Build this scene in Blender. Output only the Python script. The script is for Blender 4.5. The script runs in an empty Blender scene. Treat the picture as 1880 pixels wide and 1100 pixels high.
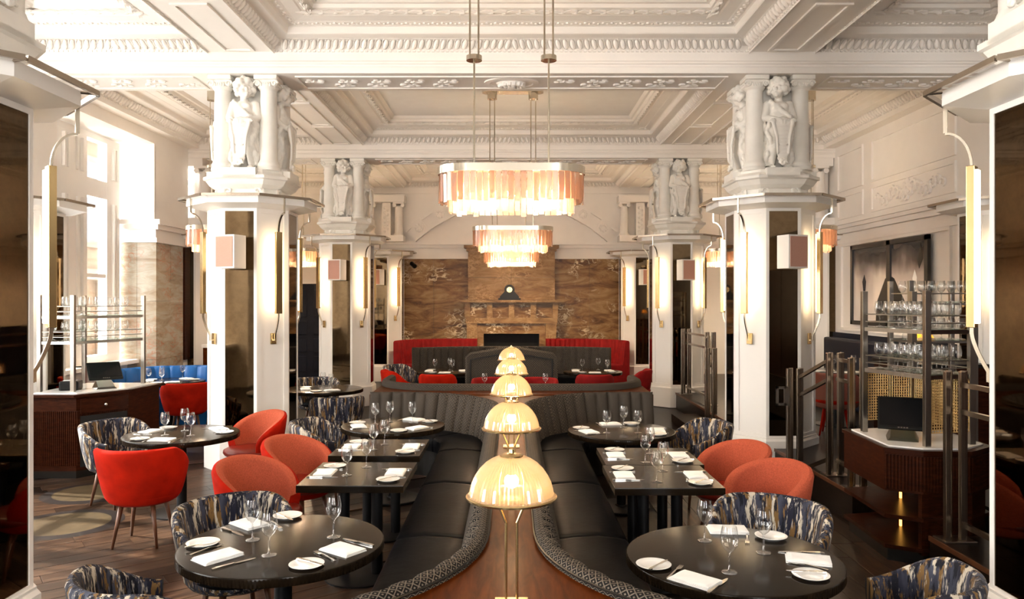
import bpy, bmesh, math, random
from mathutils import Vector, Matrix, noise
R = math.radians; PI = math.pi
rnd = random.Random(7)
sc = bpy.context.scene
COL = sc.collection

# ------------------------------------------------------------------ camera, sky, sun, exposure
CAMZ = 2.0; F = 1390.0; CX = 939.0; CY = 550.0
cam = bpy.data.cameras.new('camera'); camo = bpy.data.objects.new('camera', cam); COL.objects.link(camo)
camo.location = (0, 0, CAMZ); camo.rotation_euler = (R(90), 0, 0)
cam.sensor_width = 36.0; cam.lens = 36.0 * F / 1880.0
cam.shift_x = (940.0 - CX) / 1880.0; cam.shift_y = -(550.0 - CY) / 1880.0
cam.clip_start = 0.05; cam.clip_end = 200
sc.camera = camo
w = bpy.data.worlds.new('sky'); sc.world = w; w.use_nodes = True
bg = w.node_tree.nodes['Background']; bg.inputs[0].default_value = (1.0, 0.975, 0.94, 1); bg.inputs[1].default_value = 11.0
sun = bpy.data.lights.new('sun', 'SUN'); sun.energy = 9.0; sun.angle = R(1.0); sun.color = (1.0, 0.94, 0.85)
suno = bpy.data.objects.new('sun', sun); COL.objects.link(suno)
suno.rotation_euler = Vector((0.80, -0.17, -0.74)).to_track_quat('-Z', 'Y').to_euler()
vs = sc.view_settings
vs.view_transform = 'Standard'; vs.look = 'None'; vs.gamma = 1.0; vs.use_curve_mapping = False; vs.exposure = 1.06
def portal(loc, rot, sx, sy):
    l = bpy.data.lights.new('window_daylight_portal', 'AREA'); l.shape = 'RECTANGLE'; l.size = sx; l.size_y = sy
    l.cycles.is_portal = True
    o = bpy.data.objects.new('window_daylight_portal', l); COL.objects.link(o); o.location = loc; o.rotation_euler = rot

# ------------------------------------------------------------------ materials
MATS = {}
def nodes_of(name):
    m = bpy.data.materials.new(name); m.use_nodes = True; MATS[name] = m
    nt = m.node_tree; return m, nt, nt.nodes, nt.links, nt.nodes['Principled BSDF']
def coords(N, L, sc3=(1, 1, 1), kind='Object', rot=(0, 0, 0)):
    tc = N.new('ShaderNodeTexCoord'); mp = N.new('ShaderNodeMapping'); mp.inputs['Scale'].default_value = sc3
    mp.inputs['Rotation'].default_value = rot
    L.new(tc.outputs[kind], mp.inputs[0]); return mp.outputs[0]
def ramp(N, L, fac, stops, interp='LINEAR'):
    r = N.new('ShaderNodeValToRGB'); r.color_ramp.interpolation = interp; e = r.color_ramp.elements
    while len(e) < len(stops): e.new(0.5)
    for i, (p, c) in enumerate(stops): e[i].position = p; e[i].color = (*c, 1)
    L.new(fac, r.inputs[0]); return r.outputs[0]
def tex_noise(N, L, vec, scale=5, detail=4, rough=0.5, dist=0):
    n = N.new('ShaderNodeTexNoise'); n.inputs['Scale'].default_value = scale; n.inputs['Detail'].default_value = detail
    n.inputs['Roughness'].default_value = rough; n.inputs['Distortion'].default_value = dist
    if vec is not None: L.new(vec, n.inputs['Vector'])
    return n.outputs['Fac']
def bump(N, L, b, h, strength=0.2, dist=0.01):
    bn = N.new('ShaderNodeBump'); bn.inputs['Strength'].default_value = strength; bn.inputs['Distance'].default_value = dist
    L.new(h, bn.inputs['Height']); L.new(bn.outputs[0], b.inputs['Normal'])
def plain(name, col, rough=0.5, metal=0.0, spec=0.5, var=0.0, vscale=6, bmp=0, bscale=60, sheen=0, coat=0):
    m, nt, N, L, b = nodes_of(name)
    b.inputs['Roughness'].default_value = rough; b.inputs['Metallic'].default_value = metal
    b.inputs['Specular IOR Level'].default_value = spec
    if sheen: b.inputs['Sheen Weight'].default_value = sheen; b.inputs['Sheen Tint'].default_value = (*[min(1, c * 1.5 + .1) for c in col], 1)
    if coat: b.inputs['Coat Weight'].default_value = coat; b.inputs['Coat Roughness'].default_value = 0.12
    v = coords(N, L)
    lo = tuple(max(0, c * (1 - var)) for c in col); hi = tuple(min(1, c * (1 + var)) for c in col)
    f = tex_noise(N, L, v, vscale, 4)
    L.new(ramp(N, L, f, [(0.3, lo), (0.7, hi)]), b.inputs['Base Color'])
    if bmp: bump(N, L, b, tex_noise(N, L, v, bscale, 3), bmp, 0.004)
    return m
plain('plaster', (0.88, 0.83, 0.775), 0.6, var=0.02, vscale=3, bmp=0.05, bscale=25)
plain('paint', (0.87, 0.84, 0.80), 0.4, var=0.015, vscale=3)
plain('stone_white', (0.88, 0.845, 0.78), 0.5, var=0.03, vscale=8, bmp=0.08, bscale=50)
plain('brass', (0.62, 0.45, 0.22), 0.24, metal=1, var=0.08, vscale=3)
plain('nickel', (0.62, 0.56, 0.46), 0.22, metal=1, var=0.06, vscale=3)
plain('steel', (0.36, 0.33, 0.29), 0.28, metal=1, var=0.05, vscale=6)
plain('bronze', (0.34, 0.28, 0.22), 0.26, metal=1, var=0.08, vscale=5)
plain('silver', (0.8, 0.78, 0.74), 0.16, metal=1, var=0.03)
plain('porcelain', (0.86, 0.86, 0.84), 0.12, var=0.01, coat=0.5)
plain('linen', (0.88, 0.87, 0.85), 0.85, var=0.03, vscale=20, bmp=0.15, bscale=300)
plain('black_leather', (0.0045, 0.0045, 0.0055), 0.40, spec=0.035, var=0.3, vscale=9, bmp=0.25, bscale=18)
plain('red_leather', (0.20, 0.014, 0.006), 0.35, spec=0.3, var=0.15, vscale=6, bmp=0.05)
plain('red_velvet', (0.36, 0.010, 0.002), 0.75, spec=0.06, var=0.25, vscale=7, sheen=0.04)
plain('deep_red', (0.20, 0.005, 0.005), 0.7, spec=0.15, var=0.2, vscale=7, sheen=0.1)
plain('coral_felt', (0.39, 0.080, 0.040), 0.9, spec=0.1, var=0.22, vscale=120, bmp=0.2, bscale=300, sheen=0.1)
plain('blue_leather', (0.003, 0.085, 0.30), 0.35, spec=0.3, var=0.15)
plain('navy', (0.004, 0.006, 0.016), 0.5, spec=0.25, var=0.2)
plain('black_metal', (0.005, 0.005, 0.006), 0.4, spec=0.3, var=0.2)
plain('black_plastic', (0.006, 0.006, 0.006), 0.35, spec=0.2, var=0.1)
plain('soot_and_shade', (0.006, 0.005, 0.005), 0.8, var=0.3)  # firebox soot, dark joint backing, and painted shade on the station front
plain('screen', (0.006, 0.006, 0.007), 0.2, spec=0.2, var=0.1)
plain('grille', (0.55, 0.30, 0.23), 0.9, var=0.1, vscale=200, bmp=0.3, bscale=500)
plain('white_marble', (0.8, 0.79, 0.77), 0.15, var=0.06, vscale=4)
plain('ceiling_paint', (0.90, 0.88, 0.86), 0.6, var=0.02)
plain('sandstone', (0.08, 0.046, 0.023), 0.9, var=0.25, vscale=1.6, bmp=0.3, bscale=20)
plain('brick_red', (0.10, 0.028, 0.014), 0.9, var=0.25, vscale=6)
plain('cane', (0.62, 0.42, 0.18), 0.35, metal=0.6, var=0.15)
plain('chair_wood', (0.10, 0.035, 0.014), 0.4, var=0.3, vscale=12)
plain('ebony', (0.006, 0.005, 0.004), 0.4, spec=0.3, var=0.3)
plain('picture_black', (0.01, 0.01, 0.01), 0.3)

def wood(name, c1, c2, c3, sc3, rough=0.35, coat=0.0, kind='Object', spec=0.4):
    m, nt, N, L, b = nodes_of(name); b.inputs['Specular IOR Level'].default_value = spec; v = coords(N, L, sc3, kind)
    f = tex_noise(N, L, v, 3.0, 8, 0.6, 0.6)
    L.new(ramp(N, L, f, [(0.25, c1), (0.5, c2), (0.78, c3)]), b.inputs['Base Color'])
    b.inputs['Roughness'].default_value = rough
    if coat: b.inputs['Coat Weight'].default_value = coat; b.inputs['Coat Roughness'].default_value = 0.15
    bump(N, L, b, f, 0.06, 0.004); return m
wood('table_wood', (0.005, 0.003, 0.002), (0.011, 0.007, 0.004), (0.020, 0.012, 0.006), (1.5, 14, 4), 0.17, spec=0.13)
wood('walnut', (0.034, 0.0060, 0.0008), (0.066, 0.0135, 0.0016), (0.105, 0.025, 0.003), (9, 1.4, 4), 0.30, 0.0, spec=0.02)
wood('mahogany', (0.012, 0.003, 0.0012), (0.030, 0.0075, 0.003), (0.060, 0.016, 0.006), (3, 3, 16), 0.32, 0.0, spec=0.08)
wood('floor_dark', (0.004, 0.0025, 0.002), (0.009, 0.0055, 0.004), (0.018, 0.011, 0.007), (10, 1.5, 4), 0.32, spec=0.12)

# floor planks: every plank gets its own tone from its object random
m, nt, N, L, b = nodes_of('floor_plank'); v = coords(N, L, (1.2, 11, 4))
oi = N.new('ShaderNodeObjectInfo'); ad = N.new('ShaderNodeVectorMath'); ad.operation = 'ADD'
cmb = N.new('ShaderNodeCombineXYZ'); mu = N.new('ShaderNodeMath'); mu.operation = 'MULTIPLY'; mu.inputs[1].default_value = 37
L.new(oi.outputs['Random'], mu.inputs[0]); L.new(mu.outputs[0], cmb.inputs[0]); L.new(mu.outputs[0], cmb.inputs[1])
L.new(v, ad.inputs[0]); L.new(cmb.outputs[0], ad.inputs[1])
f = tex_noise(N, L, ad.outputs[0], 2.6, 8, 0.62, 0.8)
c = ramp(N, L, f, [(0.28, (0.010, 0.006, 0.004)), (0.5, (0.036, 0.018, 0.010)), (0.75, (0.095, 0.052, 0.028))])
hs = N.new('ShaderNodeHueSaturation'); L.new(c, hs.inputs['Color'])
mr = N.new('ShaderNodeMapRange'); mr.inputs[3].default_value = 0.55; mr.inputs[4].default_value = 1.5
L.new(oi.outputs['Random'], mr.inputs[0]); L.new(mr.outputs[0], hs.inputs['Value'])
L.new(hs.outputs[0], b.inputs['Base Color']); b.inputs['Roughness'].default_value = 0.3; b.inputs['Specular IOR Level'].default_value = 0.3; bump(N, L, b, f, 0.08, 0.004)
plain('floor_inlay_pale', (0.065, 0.044, 0.022), 0.35, var=0.3, vscale=9)
plain('floor_inlay_dark', (0.012, 0.008, 0.007), 0.35, var=0.3, vscale=9)

def marble(name, stops, vein, scale=1.0, rough=0.18, vamt=0.9, veinpos=0.80):
    m, nt, N, L, b = nodes_of(name); v = coords(N, L, (scale * 0.55, scale * 0.55, scale * 1.9), rot=(0, 0.12, 0))
    base = ramp(N, L, tex_noise(N, L, v, 2.2, 10, 0.66, 0.8), stops)
    v2 = coords(N, L, (scale * 2.2, scale * 1.4, scale * 3.4), rot=(0.3, 0.6, 0.2))
    n2 = N.new('ShaderNodeTexNoise'); n2.inputs['Scale'].default_value = 1.7; n2.inputs['Detail'].default_value = 5
    n2.inputs['Distortion'].default_value = 0.9; L.new(v2, n2.inputs['Vector'])
    vm0 = ramp(N, L, n2.outputs['Fac'], [(0.455, (0, 0, 0)), (0.498, (vamt,) * 3), (0.512, (vamt,) * 3), (0.555, (0, 0, 0))])
    msk = ramp(N, L, tex_noise(N, L, coords(N, L, (scale * 0.9,) * 3), 1.3, 3), [(0.47, (0, 0, 0)), (0.60, (1, 1, 1))])
    vmm = N.new('ShaderNodeMath'); vmm.operation = 'MULTIPLY'; L.new(vm0, vmm.inputs[0]); L.new(msk, vmm.inputs[1]); vm = vmm.outputs[0]
    mx = N.new('ShaderNodeMix'); mx.data_type = 'RGBA'; L.new(vm, mx.inputs[0]); L.new(base, mx.inputs[6]); mx.inputs[7].default_value = (*vein, 1)
    L.new(mx.outputs[2], b.inputs['Base Color']); b.inputs['Roughness'].default_value = rough; b.inputs['Specular IOR Level'].default_value = 0.25; return m
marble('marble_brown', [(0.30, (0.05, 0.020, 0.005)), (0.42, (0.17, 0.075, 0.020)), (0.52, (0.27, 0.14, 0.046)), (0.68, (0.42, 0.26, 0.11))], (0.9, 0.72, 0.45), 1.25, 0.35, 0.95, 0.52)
marble('marble_mantel', [(0.3, (0.14, 0.066, 0.020)), (0.5, (0.29, 0.16, 0.058)), (0.7, (0.44, 0.28, 0.12))], (0.6, 0.38, 0.18), 1.6, 0.35, 0.6, 0.6)
marble('marble_pale', [(0.3, (0.20, 0.14, 0.09)), (0.45, (0.33, 0.27, 0.20)), (0.6, (0.42, 0.39, 0.32)), (0.75, (0.36, 0.20, 0.12))], (0.40, 0.13, 0.06), 1.5, 0.25, 0.6, 0.75)

# bronze mirror (aged)
m, nt, N, L, b = nodes_of('mirror'); b.inputs['Metallic'].default_value = 1; v = coords(N, L)
f = tex_noise(N, L, v, 14, 8, 0.7)
L.new(ramp(N, L, f, [(0.35, (0.085, 0.056, 0.030)), (0.7, (0.115, 0.078, 0.043))]), b.inputs['Base Color'])
L.new(ramp(N, L, f, [(0.4, (0.02,) * 3), (0.75, (0.06,) * 3)]), b.inputs['Roughness'])

# streaky blue / ivory / ochre brocade
def streaks(name, dark):
    m, nt, N, L, b = nodes_of(name)
    tc = N.new('ShaderNodeTexCoord'); last = None
    for i, (off, sc3, lo, hi, col) in enumerate((((0, 0, 0), (9, 9, 0.6), 0.42, 0.64, (0.060, 0.066, 0.095)), ((3, 7, 1), (26, 26, 0.85), 0.525, 0.555, (0.17, 0.095, 0.030)),
                                                 ((9, 2, 5), (22, 22, 0.7), 0.55, 0.58, (0.52, 0.455, 0.36)), ((5, 1, 8), (40, 40, 1.0), 0.52, 0.57, (0.006, 0.006, 0.012)), ((1, 4, 2), (55, 55, 1.6), 0.61, 0.65, (0.34, 0.31, 0.28)))):
        mp = N.new('ShaderNodeMapping'); mp.inputs['Scale'].default_value = sc3; mp.inputs['Location'].default_value = off; mp.inputs['Rotation'].default_value = (0.05, 0.04, 0)
        L.new(tc.outputs['Object'], mp.inputs[0])
        f = tex_noise(N, L, mp.outputs[0], 1.0, 5, 0.6, 0.0); k = ramp(N, L, f, [(lo, (0, 0, 0)), (hi, (1, 1, 1))])
        mx = N.new('ShaderNodeMix'); mx.data_type = 'RGBA'; L.new(k, mx.inputs[0])
        if last is None: mx.inputs[6].default_value = (0.010, 0.010, 0.022, 1)
        else: L.new(last, mx.inputs[6])
        mx.inputs[7].default_value = (*[c * dark for c in col], 1); last = mx.outputs[2]
    L.new(last, b.inputs['Base Color']); b.inputs['Roughness'].default_value = 0.75
    b.inputs['Sheen Weight'].default_value = 0.05; b.inputs['Specular IOR Level'].default_value = 0.2
    bump(N, L, b, tex_noise(N, L, coords(N, L), 250, 2), 0.2, 0.003)
streaks('brocade', 1.0)

# banquette weave: small ivory lattice over charcoal
def weave(name, bgc, fg, s=42):
    m, nt, N, L, b = nodes_of(name)
    tc = N.new('ShaderNodeTexCoord'); sep = N.new('ShaderNodeSeparateXYZ'); L.new(tc.outputs['UV'], sep.inputs[0])
    def mth(op, a, b2=None):
        x = N.new('ShaderNodeMath'); x.operation = op
        for i, q in enumerate((a, b2)):
            if q is None: continue
            if isinstance(q, (int, float)): x.inputs[i].default_value = q
            else: L.new(q, x.inputs[i])
        return x.outputs[0]
    u = mth('MULTIPLY', sep.outputs[0], s); vv = mth('MULTIPLY', sep.outputs[1], s)
    p = mth('PINGPONG', mth('ADD', u, vv), 0.5); q = mth('PINGPONG', mth('SUBTRACT', u, vv), 0.5)
    lat = mth('MAXIMUM', mth('LESS_THAN', p, 0.085), mth('LESS_THAN', q, 0.085))
    d1 = mth('PINGPONG', mth('ADD', mth('ADD', u, vv), 0.0), 0.5); d2 = mth('PINGPONG', mth('SUBTRACT', u, vv), 0.5)
    dot = mth('MULTIPLY', mth('GREATER_THAN', d1, 0.36), mth('GREATER_THAN', d2, 0.36))
    mask = mth('MAXIMUM', lat, dot)
    nz = tex_noise(N, L, coords(N, L), 40, 3); mm = mth('MULTIPLY', mask, mth('ADD', mth('MULTIPLY', nz, 0.8), 0.25))
    mx = N.new('ShaderNodeMix'); mx.data_type = 'RGBA'; L.new(mm, mx.inputs[0]); mx.inputs[6].default_value = (*bgc, 1); mx.inputs[7].default_value = (*fg, 1)
    L.new(mx.outputs[2], b.inputs['Base Color']); b.inputs['Roughness'].default_value = 0.85; b.inputs['Specular IOR Level'].default_value = 0.15; bump(N, L, b, mask, 0.15, 0.002)
weave('weave', (0.007, 0.006, 0.006), (0.20, 0.165, 0.13), 27)
weave('houndstooth', (0.30, 0.04, 0.02), (0.5, 0.42, 0.36), 34)

# thin drinking glass / panes: fresnel mix of clear and reflective
def thin_glass(name, tint, rough=0.02, base=0.05, edge=0.75, bl=0.35):
    m, nt, N, L, b = nodes_of(name); N.remove(b); out = N['Material Output']
    t = N.new('ShaderNodeBsdfTransparent'); t.inputs[0].default_value = (*tint, 1)
    g = N.new('ShaderNodeBsdfGlossy'); g.inputs['Roughness'].default_value = rough; g.inputs[0].default_value = (0.95, 0.95, 0.95, 1)
    lw = N.new('ShaderNodeLayerWeight'); lw.inputs[0].default_value = bl
    mr = N.new('ShaderNodeMapRange'); mr.inputs[3].default_value = base; mr.inputs[4].default_value = edge; L.new(lw.outputs['Facing'], mr.inputs[0])
    mx = N.new('ShaderNodeMixShader'); L.new(mr.outputs[0], mx.inputs[0]); L.new(t.outputs[0], mx.inputs[1]); L.new(g.outputs[0], mx.inputs[2])
    L.new(mx.outputs[0], out.inputs[0]); return m
thin_glass('wine_glass', (0.93, 0.94, 0.94), 0.02, 0.05, 0.85, 0.3)
thin_glass('pane', (0.97, 0.98, 0.98), 0.01, 0.03, 0.6, 0.2)
thin_glass('shelf_glass', (0.75, 0.86, 0.80), 0.02, 0.08, 0.7, 0.3)

def lit_glass(name, tcol, trans, glossy, clear, bscale=90, bstr=0.5):
    m, nt, N, L, b = nodes_of(name); N.remove(b); out = N['Material Output']
    t = N.new('ShaderNodeBsdfTransparent'); t.inputs[0].default_value = (*tcol, 1)
    tl = N.new('ShaderNodeBsdfTranslucent'); tl.inputs[0].default_value = (*trans, 1)
    df = N.new('ShaderNodeBsdfDiffuse'); df.inputs[0].default_value = (*trans, 1)
    g = N.new('ShaderNodeBsdfGlossy'); g.inputs['Roughness'].default_value = 0.12
    bn = N.new('ShaderNodeBump'); bn.inputs['Strength'].default_value = bstr; bn.inputs['Distance'].default_value = 0.003
    L.new(tex_noise(N, L, coords(N, L), bscale, 3), bn.inputs['Height'])
    for s in (tl, g, df): L.new(bn.outputs[0], s.inputs['Normal'])
    a = N.new('ShaderNodeMixShader'); a.inputs[0].default_value = clear; L.new(tl.outputs[0], a.inputs[1]); L.new(t.outputs[0], a.inputs[2])
    d = N.new('ShaderNodeMixShader'); d.inputs[0].default_value = 0.15; L.new(a.outputs[0], d.inputs[1]); L.new(df.outputs[0], d.inputs[2])
    c = N.new('ShaderNodeMixShader'); c.inputs[0].default_value = glossy; L.new(d.outputs[0], c.inputs[1]); L.new(g.outputs[0], c.inputs[2])
    L.new(c.outputs[0], out.inputs[0])
lit_glass('chandelier_glass', (1.0, 0.86, 0.75), (0.36, 0.25, 0.19), 0.13, 0.40)
lit_glass('prismatic_glass', (1.0, 0.93, 0.82), (0.58, 0.43, 0.27), 0.20, 0.44, 20, 0.1)
lit_glass('amber_glass', (1.0, 0.6, 0.2), (1.0, 0.50, 0.06), 0.06, 0.1, 10, 0.1)
def glow(name, col, s):
    m, nt, N, L, b = nodes_of(name); b.inputs['Base Color'].default_value = (*col, 1)
    b.inputs['Emission Color'].default_value = (*col, 1); b.inputs['Emission Strength'].default_value = s
glow('led', (1.0, 0.76, 0.46), 6.0)
glow('bulb', (1.0, 0.76, 0.46), 30.0)
glow('ember', (1.0, 0.45, 0.08), 3.0)
# photograph in the wall frame: flat grey print
m, nt, N, L, b = nodes_of('print'); v = coords(N, L, (1, 1, 1), 'Generated')
sep = N.new('ShaderNodeSeparateXYZ'); L.new(v, sep.inputs[0])
f0 = tex_noise(N, L, coords(N, L, (0.4, 1, 0.6)), 1.2, 3, 0.5, 0.2); fm = N.new('ShaderNodeMath'); fm.operation = 'MULTIPLY_ADD'; L.new(f0, fm.inputs[0]); fm.inputs[1].default_value = 0.35; fm.inputs[2].default_value = 0.30; f = fm.outputs[0]
ad = N.new('ShaderNodeMath'); ad.operation = 'MULTIPLY_ADD'; L.new(sep.outputs[2], ad.inputs[0]); ad.inputs[1].default_value = -0.45; L.new(f, ad.inputs[2])
L.new(ramp(N, L, ad.outputs[0], [(0.03, (0.02, 0.017, 0.015)), (0.10, (0.12, 0.10, 0.092)), (0.18, (0.50, 0.44, 0.41)), (0.36, (0.66, 0.60, 0.56))]), b.inputs['Base Color'])
b.inputs['Roughness'].default_value = 0.08

# ------------------------------------------------------------------ geometry helpers
class MB:
    def __init__(s): s.v = []; s.f = []; s.uv = None
    def add(s, vs, fs):
        o = len(s.v); s.v += [tuple(p) for p in vs]; s.f += [tuple(i + o for i in q) for q in fs]; return s
    def box(s, a, b, M=None):
        x0, y0, z0 = a; x1, y1, z1 = b
        p = [(x0,y0,z0),(x1,y0,z0),(x1,y1,z0),(x0,y1,z0),(x0,y0,z1),(x1,y0,z1),(x1,y1,z1),(x0,y1,z1)]
        if M is not None: p = [M @ Vector(q) for q in p]
        return s.add(p, [(0,3,2,1),(4,5,6,7),(0,1,5,4),(1,2,6,5),(2,3,7,6),(3,0,4,7)])
    def cbox(s, c, d, M=None, bev=0.0):
        if bev <= 0: return s.box([c[i]-d[i]/2 for i in range(3)], [c[i]+d[i]/2 for i in range(3)], M)
        bm = bmesh.new(); bmesh.ops.create_cube(bm, size=1.0)
        for q in bm.verts: q.co = Vector((c[0]+q.co.x*d[0], c[1]+q.co.y*d[1], c[2]+q.co.z*d[2]))
        bmesh.ops.bevel(bm, geom=bm.edges[:], offset=bev, segments=2, affect='EDGES', profile=0.6)
        return s.bm(bm, M)
    def bm(s, bm, M=None):
        bm.verts.index_update()
        s.add([(M @ q.co if M is not None else q.co) for q in bm.verts], [[q.index for q in f.verts] for f in bm.faces]); bm.free(); return s
    def lathe(s, prof, n=24, c=(0, 0, 0), cap0=True, cap1=True, M=None, a0=0, a1=2*PI, sx=1, sy=1):
        full = abs(a1 - a0 - 2*PI) < 1e-6; m = n if full else n + 1
        vs = []; fs = []
        for r, z in prof:
            for i in range(m):
                a = a0 + (a1 - a0) * i / n; vs.append(Vector((c[0] + r*math.cos(a)*sx, c[1] + r*math.sin(a)*sy, c[2] + z)))
        for j in range(len(prof) - 1):
            for i in range(n):
                k = (i + 1) % m; fs.append((j*m+i, j*m+k, (j+1)*m+k, (j+1)*m+i))
        if full and cap0: fs.append(tuple(range(m - 1, -1, -1)))
        if full and cap1: fs.append(tuple(range((len(prof)-1)*m, len(prof)*m)))
        if M is not None: vs = [M @ p for p in vs]
        return s.add(vs, fs)
    def cyl(s, a, b, r0, r1=None, n=10):
        a = Vector(a); b = Vector(b); r1 = r0 if r1 is None else r1; d = b - a; q = d.to_track_quat('Z', 'Y').to_matrix().to_4x4()
        return s.lathe([(r0, 0), (r1, d.length)], n, M=Matrix.Translation(a) @ q)
    def tube(s, pts, r, n=8, flat=None):
        pts = [Vector(p) for p in pts]; vs = []; fs = []; up = None
        for i, p in enumerate(pts):
            t = (pts[min(i+1, len(pts)-1)] - pts[max(i-1, 0)]).normalized()
            if up is None: up = Vector((0, 0, 1)) if abs(t.z) < 0.9 else Vector((1, 0, 0))
            x = t.cross(up); x.normalize(); y = x.cross(t); y.normalize(); up = y
            rr = r[i] if isinstance(r, (list, tuple)) else r
            for k in range(n):
                a = 2*PI*(k + .5)/n; vs.append(p + x*(math.cos(a)*rr*(flat[0] if flat else 1)) + y*(math.sin(a)*rr*(flat[1] if flat else 1)))
        for i in range(len(pts) - 1):
            for k in range(n):
                l = (k+1) % n; fs.append((i*n+k, i*n+l, (i+1)*n+l, (i+1)*n+k))
        fs.append(tuple(range(n-1, -1, -1))); fs.append(tuple(range((len(pts)-1)*n, len(pts)*n)))
        return s.add(vs, fs)
    def prism(s, poly, z0, z1):
        n = len(poly); vs = [(x, y, z0) for x, y in poly] + [(x, y, z1) for x, y in poly]
        return s.add(vs, [tuple(range(n-1, -1, -1)), tuple(range(n, 2*n))] + [(i, (i+1) % n, n+(i+1) % n, n+i) for i in range(n)])
    def loft(s, rings, close=True, cap0=True, cap1=True):
        n = len(rings[0]); vs = [p for r in rings for p in r]; fs = []
        for j in range(len(rings)-1):
            for i in range(n if close else n-1):
                k = (i+1) % n; fs.append((j*n+i, j*n+k, (j+1)*n+k, (j+1)*n+i))
        if close and cap0: fs.append(tuple(range(n-1, -1, -1)))
        if close and cap1: fs.append(tuple(range((len(rings)-1)*n, len(rings)*n)))
        return s.add(vs, fs)
    def sphere(s, c, r, n=10, m=6, sq=(1, 1, 1)):
        prof = [(max(1e-4, math.sin(PI*j/m)), -math.cos(PI*j/m)) for j in range(m+1)]
        M = Matrix.Translation(c) @ Matrix.Diagonal((r*sq[0], r*sq[1], r*sq[2], 1)); return s.lathe(prof, n, M=M)
    def mesh(s, name, mat, smooth=False):
        me = bpy.data.meshes.new(name); me.from_pydata(s.v, [], s.f); me.materials.append(MATS[mat])
        if smooth: me.shade_smooth() if smooth is True else None
        if smooth is True and True:
            try: me.set_sharp_from_angle(angle=R(42))
            except Exception: pass
        me.update(); return me
    def obj(s, name, mat, parent=None, smooth=False, loc=None):
        return link(name, s.mesh(name, mat, smooth), parent, loc)
def link(name, me, parent=None, loc=None, rotz=None):
    o = bpy.data.objects.new(name, me); COL.objects.link(o)
    if parent is not None: o.parent = parent
    if loc is not None: o.location = loc
    if rotz is not None: o.rotation_euler = (0, 0, rotz)
    return o
def thing(name, label, cat, loc=(0, 0, 0), rotz=0.0, group=None):
    o = bpy.data.objects.new(name, None); COL.objects.link(o); o.empty_display_size = 0.1
    o.location = loc; o.rotation_euler = (0, 0, rotz); return tag(o, label, cat, group)
def tag(o, label, cat=None, group=None, kind=None):
    if label: o['label'] = label
    if cat: o['category'] = cat
    if group: o['group'] = group
    if kind: o['kind'] = kind
    return o
def struct(o, label): o['kind'] = 'structure'; o['label'] = label; return o
def stuff(o): o['kind'] = 'stuff'; return o
def dup(root, loc, rotz=None, label=None, group=None):
    r = root.copy(); COL.objects.link(r); r.location = loc
    if rotz is not None: r.rotation_euler = (0, 0, rotz)
    if label: r['label'] = label
    if group: r['group'] = group
    for ch in KIDS(root):
        c = ch.copy(); COL.objects.link(c); c.parent = r
        for g in KIDS(ch):
            d = g.copy(); COL.objects.link(d); d.parent = c
    return r
def KIDS(o):
    return [x for x in CHILDREN.get(o.name, [])]
CHILDREN = {}
def index_children():
    CHILDREN.clear()
    for o in bpy.data.objects:
        if o.parent: CHILDREN.setdefault(o.parent.name, []).append(o)
def at(px, py, z):                  # pixel of the photograph -> point on the horizontal plane z (table tops, floor)
    Y = (CAMZ - z) * F / (py - CY); return Vector(((px - CX) * Y / F, Y, z))
def octagon(ap, rot=0.0):           # regular octagon with flats on the axes, given its apothem
    r = ap / math.cos(PI/8); return [(r*math.cos(PI/8 + k*PI/4 + rot), r*math.sin(PI/8 + k*PI/4 + rot)) for k in range(8)]
# ------------------------------------------------------------------ room shell
YB = 19.45; YF = -4.5; XW = 6.0; ZC = 5.25
def slab(name, a, b, mat, label): return struct(MB().box(a, b).obj(name, mat), label)
floor = slab('floor', (-7, YF - .2, -0.2), (7, YB + .3, -0.012), 'floor_dark', 'dark timber floor of the dining room')
# planks laid on the diagonal where the floor is near enough to tell them apart
pl = MB().cbox((0, 0, -0.006), (1.396, 0.176, 0.012), None, 0.002).mesh('plank', 'floor_plank')
def planks(x0, x1, y0, y1, ang, hide=()):
    ca, sa = math.cos(ang), math.sin(ang); cx, cy = (x0+x1)/2, (y0+y1)/2; D = 6
    for j in range(-40, 41):
        for i in range(-6, 7):
            u = (i + 0.5*(j % 2)) * 1.40 + 0.37 * ((j * 7) % 3); v = j * 0.18
            x = cx + u*ca - v*sa; y = cy + u*sa + v*ca
            if x0 < x < x1 and y0 < y < y1:
                link('plank', pl, floor, (x, y, 0), ang)
planks(-5.2, -1.0, 4.3, 9.2, R(38)); planks(1.4, 2.95, 3.4, 9.0, R(90))
for (ix, iy) in ((-3.97, 6.75), (-4.35, 7.85), (-4.6, 6.0)):
    MB().lathe([(0.47, 0.0005), (0.36, 0.0035)], 40, cap0=False, cap1=False).obj('inlay_ring', 'floor_inlay_dark', floor, loc=(ix, iy, 0))
    MB().lathe([(0.36, 0.0035), (0.001, 0.0036)], 40, cap0=False, cap1=False).obj('inlay_disc', 'floor_inlay_pale', floor, loc=(ix, iy, 0))
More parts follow.
